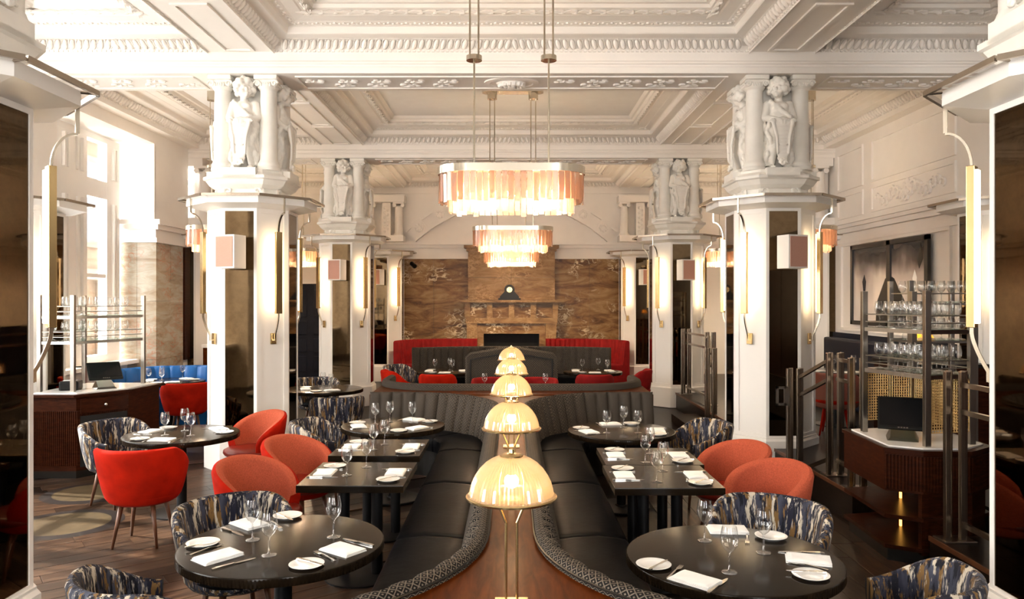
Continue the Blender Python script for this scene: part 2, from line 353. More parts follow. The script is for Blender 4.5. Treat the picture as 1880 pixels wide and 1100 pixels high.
# raised floor on the right, with a notch for the service station and two low steps
ZP = 0.28; XP = 3.04
pf = MB()
pf.box((XP, 6.75, -0.01), (6.0, 17.5, ZP)); pf.box((XP, YF, -0.01), (6.0, 5.50, ZP)); pf.box((3.95, 5.50, -0.01), (6.0, 6.75, ZP))
raised = struct(pf.obj('floor', 'floor_dark'), 'raised dark timber floor along the right side behind the railings')
nz = MB()
for y0, y1 in ((6.75, 17.5), (4.6, 5.5)): nz.box((XP - .012, y0, ZP - .03), (XP, y1, ZP + .004))
nz.obj('step_nosing', 'chair_wood', raised)
struct(MB().box((2.52, 8.2, 0.0), (XP - .013, 9.9, 0.13)).obj('floor', 'floor_dark'), 'low dark timber step in front of the raised floor at the right pillar')
struct(MB().box((2.62, 11.2, 0.0), (XP - .013, 12.4, 0.13)).obj('floor', 'floor_dark'), 'low dark timber step farther back by the second railing gate')

# ceiling
ceil = slab('ceiling', (-7, YF - .2, ZC), (7, YB + .3, ZC + .2), 'ceiling_paint', 'white coffered plaster ceiling')
BEAMS = [(-1.69, -0.98), (3.56, 4.27), (8.81, 9.52), (14.06, 14.77)]
BAYS_Y = [(YF, -1.69), (-0.98, 3.56), (4.27, 8.81), (9.52, 14.06), (14.77, YB)]
BAYS_X = [(-5.80, -3.53), (-2.76, 2.76), (3.53, 5.80)]
PROF = [(0.0, 4.86), (0.004, 4.885), (0.012, 4.90), (0.020, 4.945), (0.045, 4.985), (0.10, 5.01), (0.205, 5.018), (0.216, 5.03), (0.233, 5.09), (0.25, 5.10),
        (0.329, 5.112), (0.345, 5.118), (0.47, 5.128), (0.485, 5.14), (0.60, 5.165), (0.62, 5.20), (0.655, 5.205), (0.69, 5.25)]
def rect(x0, x1, y0, y1, o): return [(x0+o, y0+o), (x1-o, y0+o), (x1-o, y1-o), (x0+o, y1-o)]
egg_me = None
def egg_mesh():
    # one egg with its raised husk on either side, lying against the cornice slope
    mb = MB(); mb.sphere((0, 0, 0), 1, 8, 6, (0.030, 0.030, 0.062))
    for s in (-1, 1): mb.tube([(s*.036, -.008, .055), (s*.043, .004, .01), (s*.030, .010, -.045), (s*.008, .008, -.066)], [.006, .007, .007, .004], 5)
    return mb.mesh('egg', 'plaster', True)
egg_me = egg_mesh()
leaf_mb = MB(); leaf_mb.sphere((0, 0, 0), 1, 7, 4, (.034, .02, .028))
for a in (-0.9, -0.3, 0.35): leaf_mb.tube([(0.01, 0, 0), (-.05, math.sin(a)*.035, .004), (-.105, math.sin(a)*.06, -.006)], [.016, .018, .004], 5)
leaf_me = leaf_mb.mesh('leaf', 'plaster', True)
def place(me, M, acc):
    o = len(acc.v); acc.v += [tuple(M @ q.co) for q in me.vertices]; acc.f += [tuple(i + o for i in p.vertices) for p in me.polygons]
tn = 1
for (y0, y1) in BAYS_Y[1:]:
    for bi, (x0, x1) in enumerate(BAYS_X):
        mb = MB(); rings = [[(x, y, z) for x, y in rect(x0, x1, y0, y1, o)] for o, z in PROF]
        mb.loft(rings, True, False, False)
        t = struct(mb.obj('trim_%d' % tn, 'plaster'), 'moulded white cornice framing ceiling coffer %s' % (['on the left', 'in the middle', 'on the right'][bi] + [' overhead', ' nearest the camera', ' above the second chandelier', ' by the fireplace wall'][BAYS_Y.index((y0, y1)) - 1])); tn += 1
        if y1 < 4: continue
        near = y1 < 9
        acc = MB(); acc2 = MB(); acc3 = MB()
        o_e, z_e = 0.056, 4.948
        # far side (faces the camera), then the two long sides
        sides = [((x0, y1), (x1, y1), 0.0, x1 - x0), ((x0, y0), (x0, y1), PI/2, y1 - y0), ((x1, y0), (x1, y1), -PI/2, y1 - y0)]
        for si, (a, b, rz, ln) in enumerate(sides):
            step = 0.0825; n = int((ln - 0.20) / step)
            for k in range(n):
                tpar = (0.10 + (ln - 0.20) * (k + .5) / n) / ln
                x = a[0] + (b[0]-a[0])*tpar; y = a[1] + (b[1]-a[1])*tpar
                inx, iny = [(0, -1), (1, 0), (-1, 0)][si]
                x += inx*o_e; y += iny*o_e
                if y < 6.0 and y1 < 9 and si > 0: continue
                if si > 0 and y1 > 15 and k % 1: continue
                sk = 0.35 * (1 if (k < n/2) else -1) if si == 0 else 0.0
                M = Matrix.Translation((x, y, z_e)) @ Matrix.Rotation(rz, 4, 'Z') @ Matrix.Rotation(R(38), 4, 'X') @ Matrix.Rotation(sk, 4, 'Y')
                if near and si == 0:
                    e = link('egg', egg_me, t); e.matrix_local = M
                else: place(egg_me, M, acc)
            # bead row under the eggs
            nb = int(ln / 0.055)
            for k in range(nb):
                tpar = (k + .5) / nb; x = a[0] + (b[0]-a[0])*tpar; y = a[1] + (b[1]-a[1])*tpar
                if (y < 7.0 and y1 < 9 and si > 0): continue
                inx, iny = [(0, -1), (1, 0), (-1, 0)][si]
                if si == 0 or y1 < 15: acc2.cbox((x + inx*.006, y + iny*.006, 4.888), (.028, .028, .022))
            # small frieze and leaf scroll
            nb = int((ln - .9) / 0.15)
            for k in range(nb):
                tpar = (0.45 + (ln - .9) * (k + .5) / nb) / ln; x = a[0] + (b[0]-a[0])*tpar; y = a[1] + (b[1]-a[1])*tpar
                if (y < 7.4 and y1 < 9): continue
                inx, iny = [(0, -1), (1, 0), (-1, 0)][si]
                M = Matrix.Translation((x + inx*.545, y + iny*.545, 5.138)) @ Matrix.Rotation(rz, 4, 'Z') @ Matrix.Rotation(R(12), 4, 'X') @ Matrix.Scale(1.15, 4)
                place(leaf_me, M, acc3)
            nb = int((ln - .6) / 0.05)
            for k in range(nb):
                tpar = (0.3 + (ln - .6) * (k + .5) / nb) / ln; x = a[0] + (b[0]-a[0])*tpar; y = a[1] + (b[1]-a[1])*tpar
                if (y < 7.4 and y1 < 9): continue
                inx, iny = [(0, -1), (1, 0), (-1, 0)][si]
                if si == 0 and y1 < 15 or near: acc2.sphere((x + inx*(.285 + .02*(k % 2)), y + iny*(.285 + .02*(k % 2)), 5.103), .02, 5, 3, (1.2, 1, .7))
        if acc.v: stuff(acc.obj('egg_row', 'plaster', t, True))
        if acc2.v: stuff(acc2.obj('bead_row', 'plaster', t))
        if acc3.v: stuff(acc3.obj('leaf_scroll', 'plaster', t, True))
# beams across, with fascia, and a carved panel on the soffit
def scroll(acc, x, y, z, s, fl):
    pts = []
    for k in range(9):
        a = k * 0.75; r = s * (1 - k/10.0); pts.append((x + fl*(math.cos(a)*r), y + math.sin(a)*r*.8, z))
    acc.tube(pts, [s*.24]*6 + [s*.2, s*.16, s*.1], 5)
    for k in range(3):
        acc.sphere((x + fl*s*(1.2 + .45*k), y + s*(0.6 - .5*(k % 2)*2), z), s*.34, 6, 4, (1.3, .8, .6))
for i, (y0, y1) in enumerate(BEAMS):
    mb = MB(); pr = [(y0-.012, 4.63), (y1+.012, 4.63), (y1+.012, 4.70), (y1, 4.71), (y1, 4.735), (y1+.02, 4.74), (y1+.02, 4.765), (y1, 4.78), (y1, 5.0), (y0, 5.0), (y0, 4.78), (y0-.02, 4.765), (y0-.02, 4.74), (y0, 4.735), (y0, 4.71), (y0-.012, 4.70)]
    mb.loft([[(x, y, z) for y, z in pr] for x in (-6.0, 6.0)])
    t = struct(mb.obj('trim_%d' % tn, 'plaster'), 'deep white plaster beam crossing the ceiling %s' % ['behind the camera', 'overhead', 'on the nearest pair of pillars', 'on the second pair of pillars'][i]); tn += 1
    if i >= 2:
        fr = MB()
        for (xa, xb) in ((-2.55, 2.55), (-5.7, -3.75), (3.75, 5.7)):
            for (p, q, r_, s_) in ((xa, xb, y0+.10, y0+.125), (xa, xb, y1-.125, y1-.10), (xa, xa+.025, y0+.126, y1-.126), (xb-.025, xb, y0+.126, y1-.126)):
                fr.box((p, r_, 4.615), (q, s_, 4.63))
        fr.obj('soffit_frame', 'plaster', t)
        ac = MB(); yc = (y0+y1)/2
        for (xa, xb) in ((-2.5, -.5), (.5, 2.5), (-5.65, -3.8), (3.8, 5.65)):
            n = int((xb-xa)/.21)
            for k in range(n):
                x = xa + .1 + (xb-xa-.2)*(k+.5)/n
                scroll(ac, x, yc + (.08 if k % 2 else -.08), 4.622, .075, 1 if k % 2 else -1)
        stuff(ac.obj('soffit_scroll', 'plaster', t, True))
        md = MB(); md.lathe([(.30, 0), (.30, -.015), (.24, -.022), (.23, -.01), (.17, -.012), (.15, -.035), (.001, -.05)], 28, (0, yc, 4.63), sx=1.1, sy=.75, cap0=False)
        for k in range(14): md.sphere((.13*math.cos(k*2*PI/14), yc + .09*math.sin(k*2*PI/14), 4.595), .04, 6, 4)
        for k in range(9): md.sphere((rnd.uniform(-.08, .08), yc + rnd.uniform(-.05, .05), 4.58), .03, 6, 4)
        md.obj('medallion', 'plaster', t, True)
# beams along the room
for sx in (-1, 1):
    mb = MB(); mb.box((min(sx*2.76, sx*3.53), YF, 4.885), (max(sx*2.76, sx*3.53), YB, 5.1))
    for (ya, yb) in BAYS_Y[1:]:
        n = 3; seg = (yb - ya) / n
        for k in range(n):
            a, b_ = ya + k*seg + .06, ya + (k+1)*seg - .06
            for (u0, u1, v0, v1) in ((2.96, 3.0, a, b_), (3.29, 3.33, a, b_), (3.001, 3.289, a, a+.04), (3.001, 3.289, b_-.04, b_)):
                mb.box((min(sx*u0, sx*u1), v0, 4.865), (max(sx*u0, sx*u1), v1, 4.886))
    struct(mb.obj('trim_%d' % tn, 'plaster'), 'panelled white plaster beam running the length of the room on the %s' % ('left' if sx < 0 else 'right')); tn += 1

# back wall
bw = MB(); bw.box((-7, YB, 0), (7, YB+.3, ZC))
wall_back = struct(bw.obj('wall_back', 'plaster'), 'white fireplace wall at the far end of the room')
fz = MB()
for (z0, z1, d) in ((3.04, 3.12, .06), (3.12, 3.32, .03), (3.32, 3.40, .09), (3.40, 3.46, .14)): fz.box((-6, YB-d, z0), (6, YB, z1))
fz.box((-6, YB-.03, 4.72), (6, YB, 4.78))
fz.obj('frieze', 'plaster', wall_back)
ac = MB()   # broad arch over the chimney breast, with square rosette blocks
c0, r0, r1 = 0.85, 3.62, 3.95
a0, a1 = R(47), R(133)
def arcseg(mb, ra, rb, aa, ab, d, n):
    rings = []
    for k in range(n+1):
        a = aa + (ab-aa)*k/n; rings.append([(r*math.cos(a), y, c0 + r*math.sin(a)) for r, y in ((ra, YB), (ra, YB-d), (rb, YB-d), (rb, YB))])
    mb.loft(rings)
arcseg(ac, r0+.03, r1-.03, a0, a1, .10, 40); arcseg(ac, r0-.03, r0+.03, a0, a1, .17, 40); arcseg(ac, r1-.03, r1+.03, a0, a1, .17, 40)
ac.obj('arch_rib', 'plaster', wall_back)
for k in range(9):
    a = a0 + (a1-a0)*(k+.5)/9; q = MB(); arcseg(q, r0-.04, r1+.04, a-.042, a+.042, .20, 3)
    for p in range(8):
        b_ = p*PI/4; q.sphere(((r0+r1)/2*math.cos(a) + .08*math.cos(b_), YB-.21, c0 + (r0+r1)/2*math.sin(a) + .08*math.sin(b_)), .04, 6, 4, (1, .5, 1))
    q.obj('rosette_block', 'plaster', wall_back)
MB().box((-2.92, YB-.02, 0), (2.92, YB, 3.04)).obj('slab_backing', 'soot_and_shade', wall_back)
# marble dado of book-matched slabs behind the booths
for sx in (-1, 1):
    for k in range(2):
        for j in range(3):
            xa, xb = 1.09 + k*.91, 1.09 + (k+1)*.91 - .004; za, zb = j*1.013 + .003, (j+1)*1.013
            o = MB().box((min(sx*xa, sx*xb), YB-.045, za), (max(sx*xa, sx*xb), YB, zb)).obj('marble_slab', 'marble_brown', wall_back)
# panelled dark doors far left, white panels either side
dr = thing('door_1', 'dark navy panelled double door in the far left corner', None, (-5.15, YB, 0)); del dr['label']; struct(dr, 'dark navy panelled double door in the far left corner')
MB().box((-.62, -.06, 0), (.62, 0, 2.4)).obj('door_leaf', 'navy', dr)
for sx in (-1, 1):
    for (za, zb) in ((.15, .55), (.65, 1.0), (1.1, 1.45), (1.55, 2.25)):
        MB().cbox((sx*.3, -.075, (za+zb)/2), (.42, .03, zb-za), None, .012).obj('door_panel', 'navy', dr)
q = MB(); q.box((-.74, -.09, 0), (-.62, 0, 2.5)); q.box((.62, -.09, 0), (.74, 0, 2.5)); q.box((-.74, -.09, 2.4), (.74, 0, 2.52)); q.obj('door_frame', 'paint', dr)

# engaged pilaster clusters on the back wall above the last pillars
for sx in (-1, 1):
    t = struct(MB().box((sx*3.22-.5, YB-.42, 3.46), (sx*3.22+.5, YB-.02, 3.62)).obj('trim_%d' % tn, 'plaster'), 'paired white pilasters on the far wall above the last pillar, %s' % ('left' if sx < 0 else 'right')); tn += 1
    for dx in (-.36, .05, .36):
        x = sx*3.22 + dx
        if dx == .05:
            MB().box((x-.11, YB-.28, 3.62), (x+.11, YB-.02, 4.45)).obj('pilaster', 'plaster', t)
            q = MB(); [q.sphere((x + .04*(k % 2*2-1), YB-.29, 3.72 + k*.06), .035, 6, 4, (1, .5, 1)) for k in range(11)]; stuff(q.obj('carving', 'plaster', t, True))
        else:
            MB().lathe([(.13, 3.62), (.13, 3.66), (.105, 3.69), (.095, 4.34), (.10, 4.36)], 18, (x, YB-.22, 0)).obj('shaft', 'plaster', t, True)
            q = MB(); q.cbox((x, YB-.22, 4.44), (.27, .27, .04)); [q.lathe([(.05, -.1), (.05, .1)], 10, M=Matrix.Translation((x+e*.10, YB-.22, 4.385)) @ Matrix.Rotation(PI/2, 4, 'X')) for e in (-1, 1)]
            q.obj('capital', 'plaster', t)
    MB().box((sx*3.22-.52, YB-.40, 4.46), (sx*3.22+.52, YB-.02, 4.63)).obj('entablature', 'plaster', t)

# right wall
wr = struct(MB().box((XW, YF, 0), (XW+.3, YB, ZC)).obj('wall_right', 'plaster'), 'white panelled wall on the right')
q = MB()
for (z0, z1, d) in ((3.0, 3.05, .05), (3.18, 3.26, .08), (3.26, 3.32, .14), (3.32, 3.36, .18), (4.80, 4.87, .2)): q.box((XW-d, 9.9, z0), (XW, YB, z1))
q.obj('cornice', 'plaster', wr)
def frame_x(mb, x, s, y0, y1, z0, z1, t=.04, d=.03):
    for (a, b, c, e) in ((y0, y1, z0, z0+t), (y0, y1, z1-t, z1), (y0, y0+t, z0+t+.001, z1-t-.001), (y1-t, y1, z0+t+.001, z1-t-.001)):
        mb.box((min(x, x-s*d), a, c), (max(x, x-s*d), b, e))
q = MB()
for (y0, y1) in ((10.2, 12.6), (12.9, 13.9)): frame_x(q, XW, 1, y0, y1, 3.95, 4.65); frame_x(q, XW, 1, y0, y1, 3.45, 3.88)
frame_x(q, XW, 1, 10.3, 13.75, 1.45, 3.0, .05, .04)
q.obj('wall_panel_moulding', 'plaster', wr)
q = MB()
for k in range(16):
    y = 10.5 + k*.125; s = .09 + .05*math.sin(k*PI/15); zz = 3.62 + .06*math.sin(k*1.3)
    pts = [(XW-.015, y + math.cos(a*.75)*s*(1-a/10), zz + math.sin(a*.75)*s*(1-a/10)) for a in range(9)]; q.tube(pts, [s*.22]*7+[s*.15, s*.08], 5)
for k in range(10): q.sphere((XW-.01, 11.45 + rnd.uniform(-.12, .12), 3.68 + rnd.uniform(-.12, .14)), .06, 7, 4, (.6, 1, 1))
stuff(q.obj('carved_relief', 'plaster', wr, True))
MB().box((XW-.05, 9.9, ZP), (XW, 18, 1.40)).obj('wainscot', 'navy', wr)
for k in range(12):  # unseen dark panelling added so the pillar mirrors reflect something dark
    y = YF + .02 + k*1.07; MB().cbox((XW-.03, y+.53, 1.8), (.06, 1.05, 3.0), None, .01).obj('added_dark_panel', 'mahogany', wr)
MB().box((XW-.12, YF, 3.31), (XW, 8.6, 3.42)).obj('added_panel_cornice', 'mahogany', wr)
# left wall: piers and deep window bays
wl = MB()
for (y0, y1) in ((YF, 0.3), (3.6, 4.6), (8.4, 10.0), (12.75, 14.05), (15.2, YB)): wl.box((-6.75, y0, 0), (-XW, y1, ZC))
for (y0, y1) in ((0.3, 3.6), (4.6, 8.4), (10.0, 12.75), (14.05, 15.2)): wl.box((-6.75, y0, 4.62), (-XW, y1, ZC)); wl.box((-6.75, y0, 0), (-6.45 if y0 < 14 else -XW, y1, 0.98))
wall_left = struct(wl.obj('wall_left', 'plaster'), 'white wall with tall window bays on the left')
q = MB()
for (z0, z1, d) in ((2.96, 3.04, .05), (3.04, 3.18, .02), (3.18, 3.26, .09), (3.26, 3.34, .14)):
    for (y0, y1) in ((12.75, 14.0), (15.3, YB)): q.box((-XW, y0-d, z0), (-XW+d, y1, z1)); q.box((-6.6, y0-d, z0), (-XW, y0, z1))
q.box((-XW, 9.9, 4.80), (-XW+.2, YB, 4.87)); q.box((-6.5, 12.72, 3.34), (-XW+.0, 12.76, 4.62)); q.obj('cornice', 'plaster', wall_left)
for j in range(3):      # marble facing of the pier
    for (a, b) in (((-6.56, 12.71), (-6.29, 12.75)), ((-6.286, 12.71), (-5.965, 12.75)), ((-6.0, 12.755), (-5.965, 13.25)), ((-6.0, 13.254), (-5.965, 13.75))):
        z0, z1 = j*.985 + .004, (j+1)*.985
        if j == 0: z0 = .12
        MB().box((a[0], a[1], z0), (b[0], b[1], z1)).obj('marble_slab', 'marble_pale', wall_left)
MB().box((-XW, 13.8, 0.9), (-XW+.05, 14.03, 2.95)).obj('shutter', 'mahogany', wall_left)
# windows
def window_left(n, x, y0, y1, z0, z1, label, trans=None):
    t = thing('window_%d' % n, None, None, (x, 0, 0)); struct(t, label)
    f = MB(); d = .07; a = .40 if y1-y0 < 1.5 else .10
    for (p, q_, r_, s_) in ((y0, y1, z0, z0+.12), (y0, y1, z1-.09, z1), (y0, y0+a, z0+.121, z1-.091), (y1-a, y1, z0+.121, z1-.091)): f.box((-d, p, r_), (d, q_, s_))
    for zz0, zz1 in ((z0+.3, (trans or z1)-.2), ((trans or z0)+.2, z1-.15)):
        for yy in (y0+.10, y1-.14): f.box((d, yy, zz0), (d+.03, yy+.04, zz1)); f.box((d, yy + (.12 if yy < (y0+y1)/2 else -.12), zz0), (d+.05, yy + (.16 if yy < (y0+y1)/2 else -.08), zz1))
    bars = [trans] if trans else []
    for zz in bars: f.box((-d+.002, y0+a, zz-.14), (d-.002, y1-a, zz+.14))
    ym = (y0+y1)/2
    if y1 - y0 > 1.5: f.box((-d+.004, ym-.05, z0+.12), (d-.004, ym+.05, z1-.09))
    zm = (z0 + (trans or z1))/2
    f.box((-.05, y0+a, zm-.03), (.05, y1-a, zm+.03))
    for dz in (0,): f.box((.07, y0-.1, z0-.06), (.35, y1+.1, z0))
    f.obj('window_frame', 'paint', t)
    ys = [(y0+a, ym-.05), (ym+.05, y1-a)] if y1 - y0 > 1.5 else [(y0+a, y1-a)]
    zs = [(z0+.12, zm-.03), (zm+.03, (trans or z1) - .14)] + ([(trans+.14, z1-.09)] if trans else [])
    for (p, q_) in ys:
        for (r_, s_) in zs: MB().box((-.006, p, r_), (.006, q_, s_)).obj('pane', 'pane', t)
    portal((x-.12, (y0+y1)/2, (z0+z1)/2), (0, R(-90), 0), z1-z0, y1-y0)
    return t
window_left(1, -6.6, 11.25, 12.62, 1.0, 4.6, 'white sash window in the left bay beside the pale marble pier', 3.75)
window_left(2, -6.6, 10.05, 11.25, 1.0, 4.6, 'tall white sash window behind the left glass rack', 3.75)
window_left(3, -6.6, 4.65, 6.5, 1.0, 4.6, 'tall white window in the left bay nearest the camera', 3.75)
window_left(4, -6.6, 6.5, 8.35, 1.0, 4.6, 'tall white window in the left bay behind the near pillar', 3.75)
window_left(5, -6.3, 14.05, 15.2, 1.0, 4.3, 'narrow white sash window past the marble pier, with a small lamp on its sill', 3.2)
window_left(6, -6.6, 0.35, 3.55, 1.0, 4.6, 'tall white window beside the camera on the left', 3.75)
# wall behind the camera with two unseen windows added to light what faces the camera
fw = MB(); fw.box((-7, YF-.3, 0), (-3.3, YF, ZC)); fw.box((3.3, YF-.3, 0), (7, YF, ZC)); fw.box((-1.5, YF-.3, 0), (1.5, YF, ZC))
for (a, b) in ((-3.3, -1.5), (1.5, 3.3)): fw.box((a, YF-.3, 0), (b, YF, .9)); fw.box((a, YF-.3, 4.6), (b, YF, ZC))
struct(fw.obj('wall_front', 'plaster'), 'white wall behind the camera with two windows added for front light')
for n, (a, b) in enumerate(((-3.3, -1.5), (1.5, 3.3))):
    t = thing('window_%d' % (7+n), None, None, (0, YF-.15, 0)); struct(t, 'added front-light window in the wall behind the camera, %s one' % ('left', 'right')[n])
    f = MB()
    for (p, q_, r_, s_) in ((a, b, .9, 1.02), (a, b, 4.5, 4.6), (a, a+.1, 1.02, 4.5), (b-.1, b, 1.02, 4.5), ((a+b)/2-.06, (a+b)/2+.06, 1.02, 4.5)): f.box((p, -.05, r_), (q_, .05, s_))
    f.obj('window_frame', 'paint', t)
    portal(((a+b)/2, YF-.28, 2.75), (R(90), 0, 0), b-a, 3.7)
# stone building across the street, seen through the left windows
fa = thing('stone_building', 'sunlit carved sandstone building across the street, seen through the left windows', 'building')
MB().box((-13.5, 2, -3), (-13, 34, 3.0)).obj('stone_wall', 'sandstone', fa)
for k in range(9):
    y = 12.0 + k*2.4
    MB().box((-13.0, y-.35, -3), (-12.6, y+.35, 2.6)).obj('pier', 'sandstone' if k % 2 else 'brick_red', fa)
    q = MB()
    for p in range(12): q.sphere((-12.95, y+1.2 + .5*math.cos(p*PI/6), 1.2 + .5*math.sin(p*PI/6)), .2, 7, 5, (.5, 1, 1))
    q.lathe([(.35, 0), (.3, .2), (.001, .25)], 14, M=Matrix.Translation((-13, y+1.2, 1.2)) @ Matrix.Rotation(PI/2, 4, 'Y'), cap0=False); q.obj('carved_rosette', 'sandstone', fa, True)
MB().box((-13.5, 18, 3.0), (-13, 28, 8.6)).obj('upper_wall', 'sandstone', fa)
for k in range(4):
    y = 18.9 + k*2.2
    MB().box((-13.0, y-.7, 3.6), (-12.85, y+.7, 6.4)).obj('window_surround', 'sandstone', fa); MB().box((-12.85, y-.5, 3.8), (-12.83, y+.5, 6.2)).obj('window_glass', 'navy', fa)
MB().box((-13.1, 17.8, 6.9), (-12.3, 28.2, 7.3)).obj('roof_cornice', 'brick_red', fa)
MB().box((-13.1, 2, 2.6), (-12.4, 34, 2.9)).obj('ledge', 'sandstone', fa); MB().box((-13.1, 2, .1), (-12.6, 34, .3)).obj('string_course', 'sandstone', fa)

# pilasters on the side walls in line with the second pair of pillars
for sx in (-1, 1):
    x = sx*5.86
    t = struct(MB().box((x-.26, 14.05, 3.36), (x+.14 if sx > 0 else x+.26, 14.75, 3.52)).obj('trim_%d' % tn, 'plaster'), 'white pilaster high on the %s wall in line with the second pillar' % ('left' if sx < 0 else 'right')); tn += 1
    MB().lathe([(.13, 3.52), (.13, 3.56), (.105, 3.59), (.095, 4.36), (.10, 4.38)], 18, (x - sx*.10, 14.18, 0)).obj('shaft', 'plaster', t, True)
    q = MB(); q.cbox((x - sx*.10, 14.18, 4.46), (.27, .27, .04)); [q.lathe([(.05, -.1), (.05, .1)], 10, M=Matrix.Translation((x - sx*.10 + e*.10, 14.18, 4.40)) @ Matrix.Rotation(PI/2, 4, 'X')) for e in (-1, 1)]; q.obj('capital', 'plaster', t)
    MB().box((x-.12, 14.3, 3.52), (x+.12, 14.7, 4.48)).obj('pilaster', 'plaster', t)
    MB().box((x-.26, 14.06, 4.481), (x+.12, 14.75, 4.629)).obj('entablature', 'plaster', t)
# ------------------------------------------------------------------ pillars
AP = 0.485
def frame_poly(mb, x0, x1, z0, z1, t, y0, y1, M):
    for (a, b, c, d) in ((x0, x1, z0, z0+t), (x0, x1, z1-t, z1), (x0, x0+t, z0+t, z1-t), (x1-t, x1, z0+t, z1-t)): mb.box((a, y0, c), (b, y1, d), M)
def oct_loft(prof): return [[(x, y, z) for x, y in octagon(a)] for a, z in prof]
plinth_me = MB().loft(oct_loft([(AP+.035, 0), (AP+.035, .36), (AP+.015, .385), (AP+.015, .40)])).mesh('plinth', 'paint')
shaft_me = MB().loft(oct_loft([(AP-.015, .385), (AP-.015, 3.06)])).mesh('shaft', 'paint')
# the raised frame on a diagonal face, and the frame holding a mirror on a flat face
FW = 2*AP*math.tan(PI/8)
q = MB(); frame_poly(q, -FW/2, FW/2, .385, 3.06, .055, -AP, -AP+.02, None); pil_me = q.mesh('panel_frame', 'paint')
q = MB(); frame_poly(q, -FW/2, FW/2, .385, 3.06, .035, -AP, -AP+.02, None); mfr_me = q.mesh('mirror_frame', 'paint')
mir_me = MB().box((-FW/2+.035, -AP+.006, .42), (FW/2-.035, -AP+.016, 3.025)).mesh('mirror', 'mirror')
hood_me = MB().loft(oct_loft([(AP, 3.06), (AP+.01, 3.06), (.70, 3.10), (.70, 3.185), (.66, 3.20), (.40, 3.21)])).mesh('hood', 'paint')
def ring_bar(ap, z, h, t):
    a = octagon(ap); b = octagon(ap-t); q = MB()
    for i in range(8):
        j = (i+1) % 8; g = .012
        A, B, C, D = [Vector((*p, 0)) for p in (a[i], a[j], b[j], b[i])]
        A2 = A.lerp(B, g); B2 = B.lerp(A, g); D2 = D.lerp(C, g); C2 = C.lerp(D, g)
        vs = [(*p.xy, z) for p in (A2, B2, C2, D2)] + [(*p.xy, z+h) for p in (A2, B2, C2, D2)]
        q.add(vs, [(0,3,2,1),(4,5,6,7),(0,1,5,4),(1,2,6,5),(2,3,7,6),(3,0,4,7)])
    for i in range(8):
        c = Vector((*octagon(ap-.01)[i], 0)); c2 = Vector((*octagon(.69)[i], 0)); q.cyl((c.x, c.y, z+.012), (c2.x, c2.y, z+.012), .008, n=6)
    return q
rail_me = ring_bar(.79, 3.165, .03, .02).mesh('hood_rail', 'bronze')
def sq_loft(prof, ch):          # square with cut corners
    out = []
    for a, z in prof:
        c = a*ch; out.append([(a, -a+c, z), (a, a-c, z), (a-c, a, z), (-a+c, a, z), (-a, a-c, z), (-a, -a+c, z), (-a+c, -a, z), (a-c, -a, z)])
    return out
ped_me = MB().loft(sq_loft([(.40, 3.20), (.40, 3.225), (.37, 3.235), (.37, 3.30), (.395, 3.31), (.44, 3.345), (.475, 3.40), (.50, 3.41), (.50, 3.445), (.46, 3.455), (.42, 3.49), (.42, 3.52), (.40, 3.525)], .42)).mesh('pedestal', 'stone_white')
q = MB()
for s in (-1, 1):
    pts = [(s*(.17 + math.cos(a*.7)*.045*(1-a/11)), -.375, 3.275 + math.sin(a*.7)*.045*(1-a/11)) for a in range(10)]; q.tube(pts, [.016]*8 + [.012, .008], 6)
    q.sphere((s*.225, -.36, 3.27), .035, 7, 5, (1, .6, 1.2))
q.box((-.19, -.50, 3.41), (.19, -.40, 3.53)); ved_me = q.mesh('scroll_block', 'stone_white', True)
core_me = MB().box((-.20, -.20, 3.52), (.20, .20, 4.63)).mesh('core', 'stone_white')
icol_me = MB().lathe([(.135, 3.52), (.135, 3.55), (.125, 3.565), (.13, 3.59), (.118, 3.61), (.112, 3.63), (.105, 3.64), (.104, 3.9), (.095, 4.46), (.10, 4.47)], 24).mesh('ionic_column', 'stone_white', True)
q = MB(); q.cbox((0, 0, 4.605), (.27, .27, .05), None, .008); q.cbox((0, 0, 4.57), (.23, .20, .03)); q.lathe([(.10, 4.47), (.125, 4.50), (.12, 4.55)], 16)
for s in (-1, 1):
    for fy in (-.105, .105):
        pts = [(s*(.10 + math.cos(a*.72)*.042*(1-a/12)), fy, 4.535 + math.sin(a*.72)*.042*(1-a/12)) for a in range(11)]; q.tube(pts, [.013]*9 + [.010, .008], 6)
    q.lathe([(.034, -.10), (.024, 0), (.034, .10)], 10, M=Matrix.Translation((s*.10, 0, 4.535)) @ Matrix.Rotation(PI/2, 4, 'X'))
for k in range(5): q.sphere((-.05+.025*k, -.115, 4.52), .014, 6, 4, (.8, 1, 1.7))
cap_me = q.mesh('capital', 'stone_white', True)
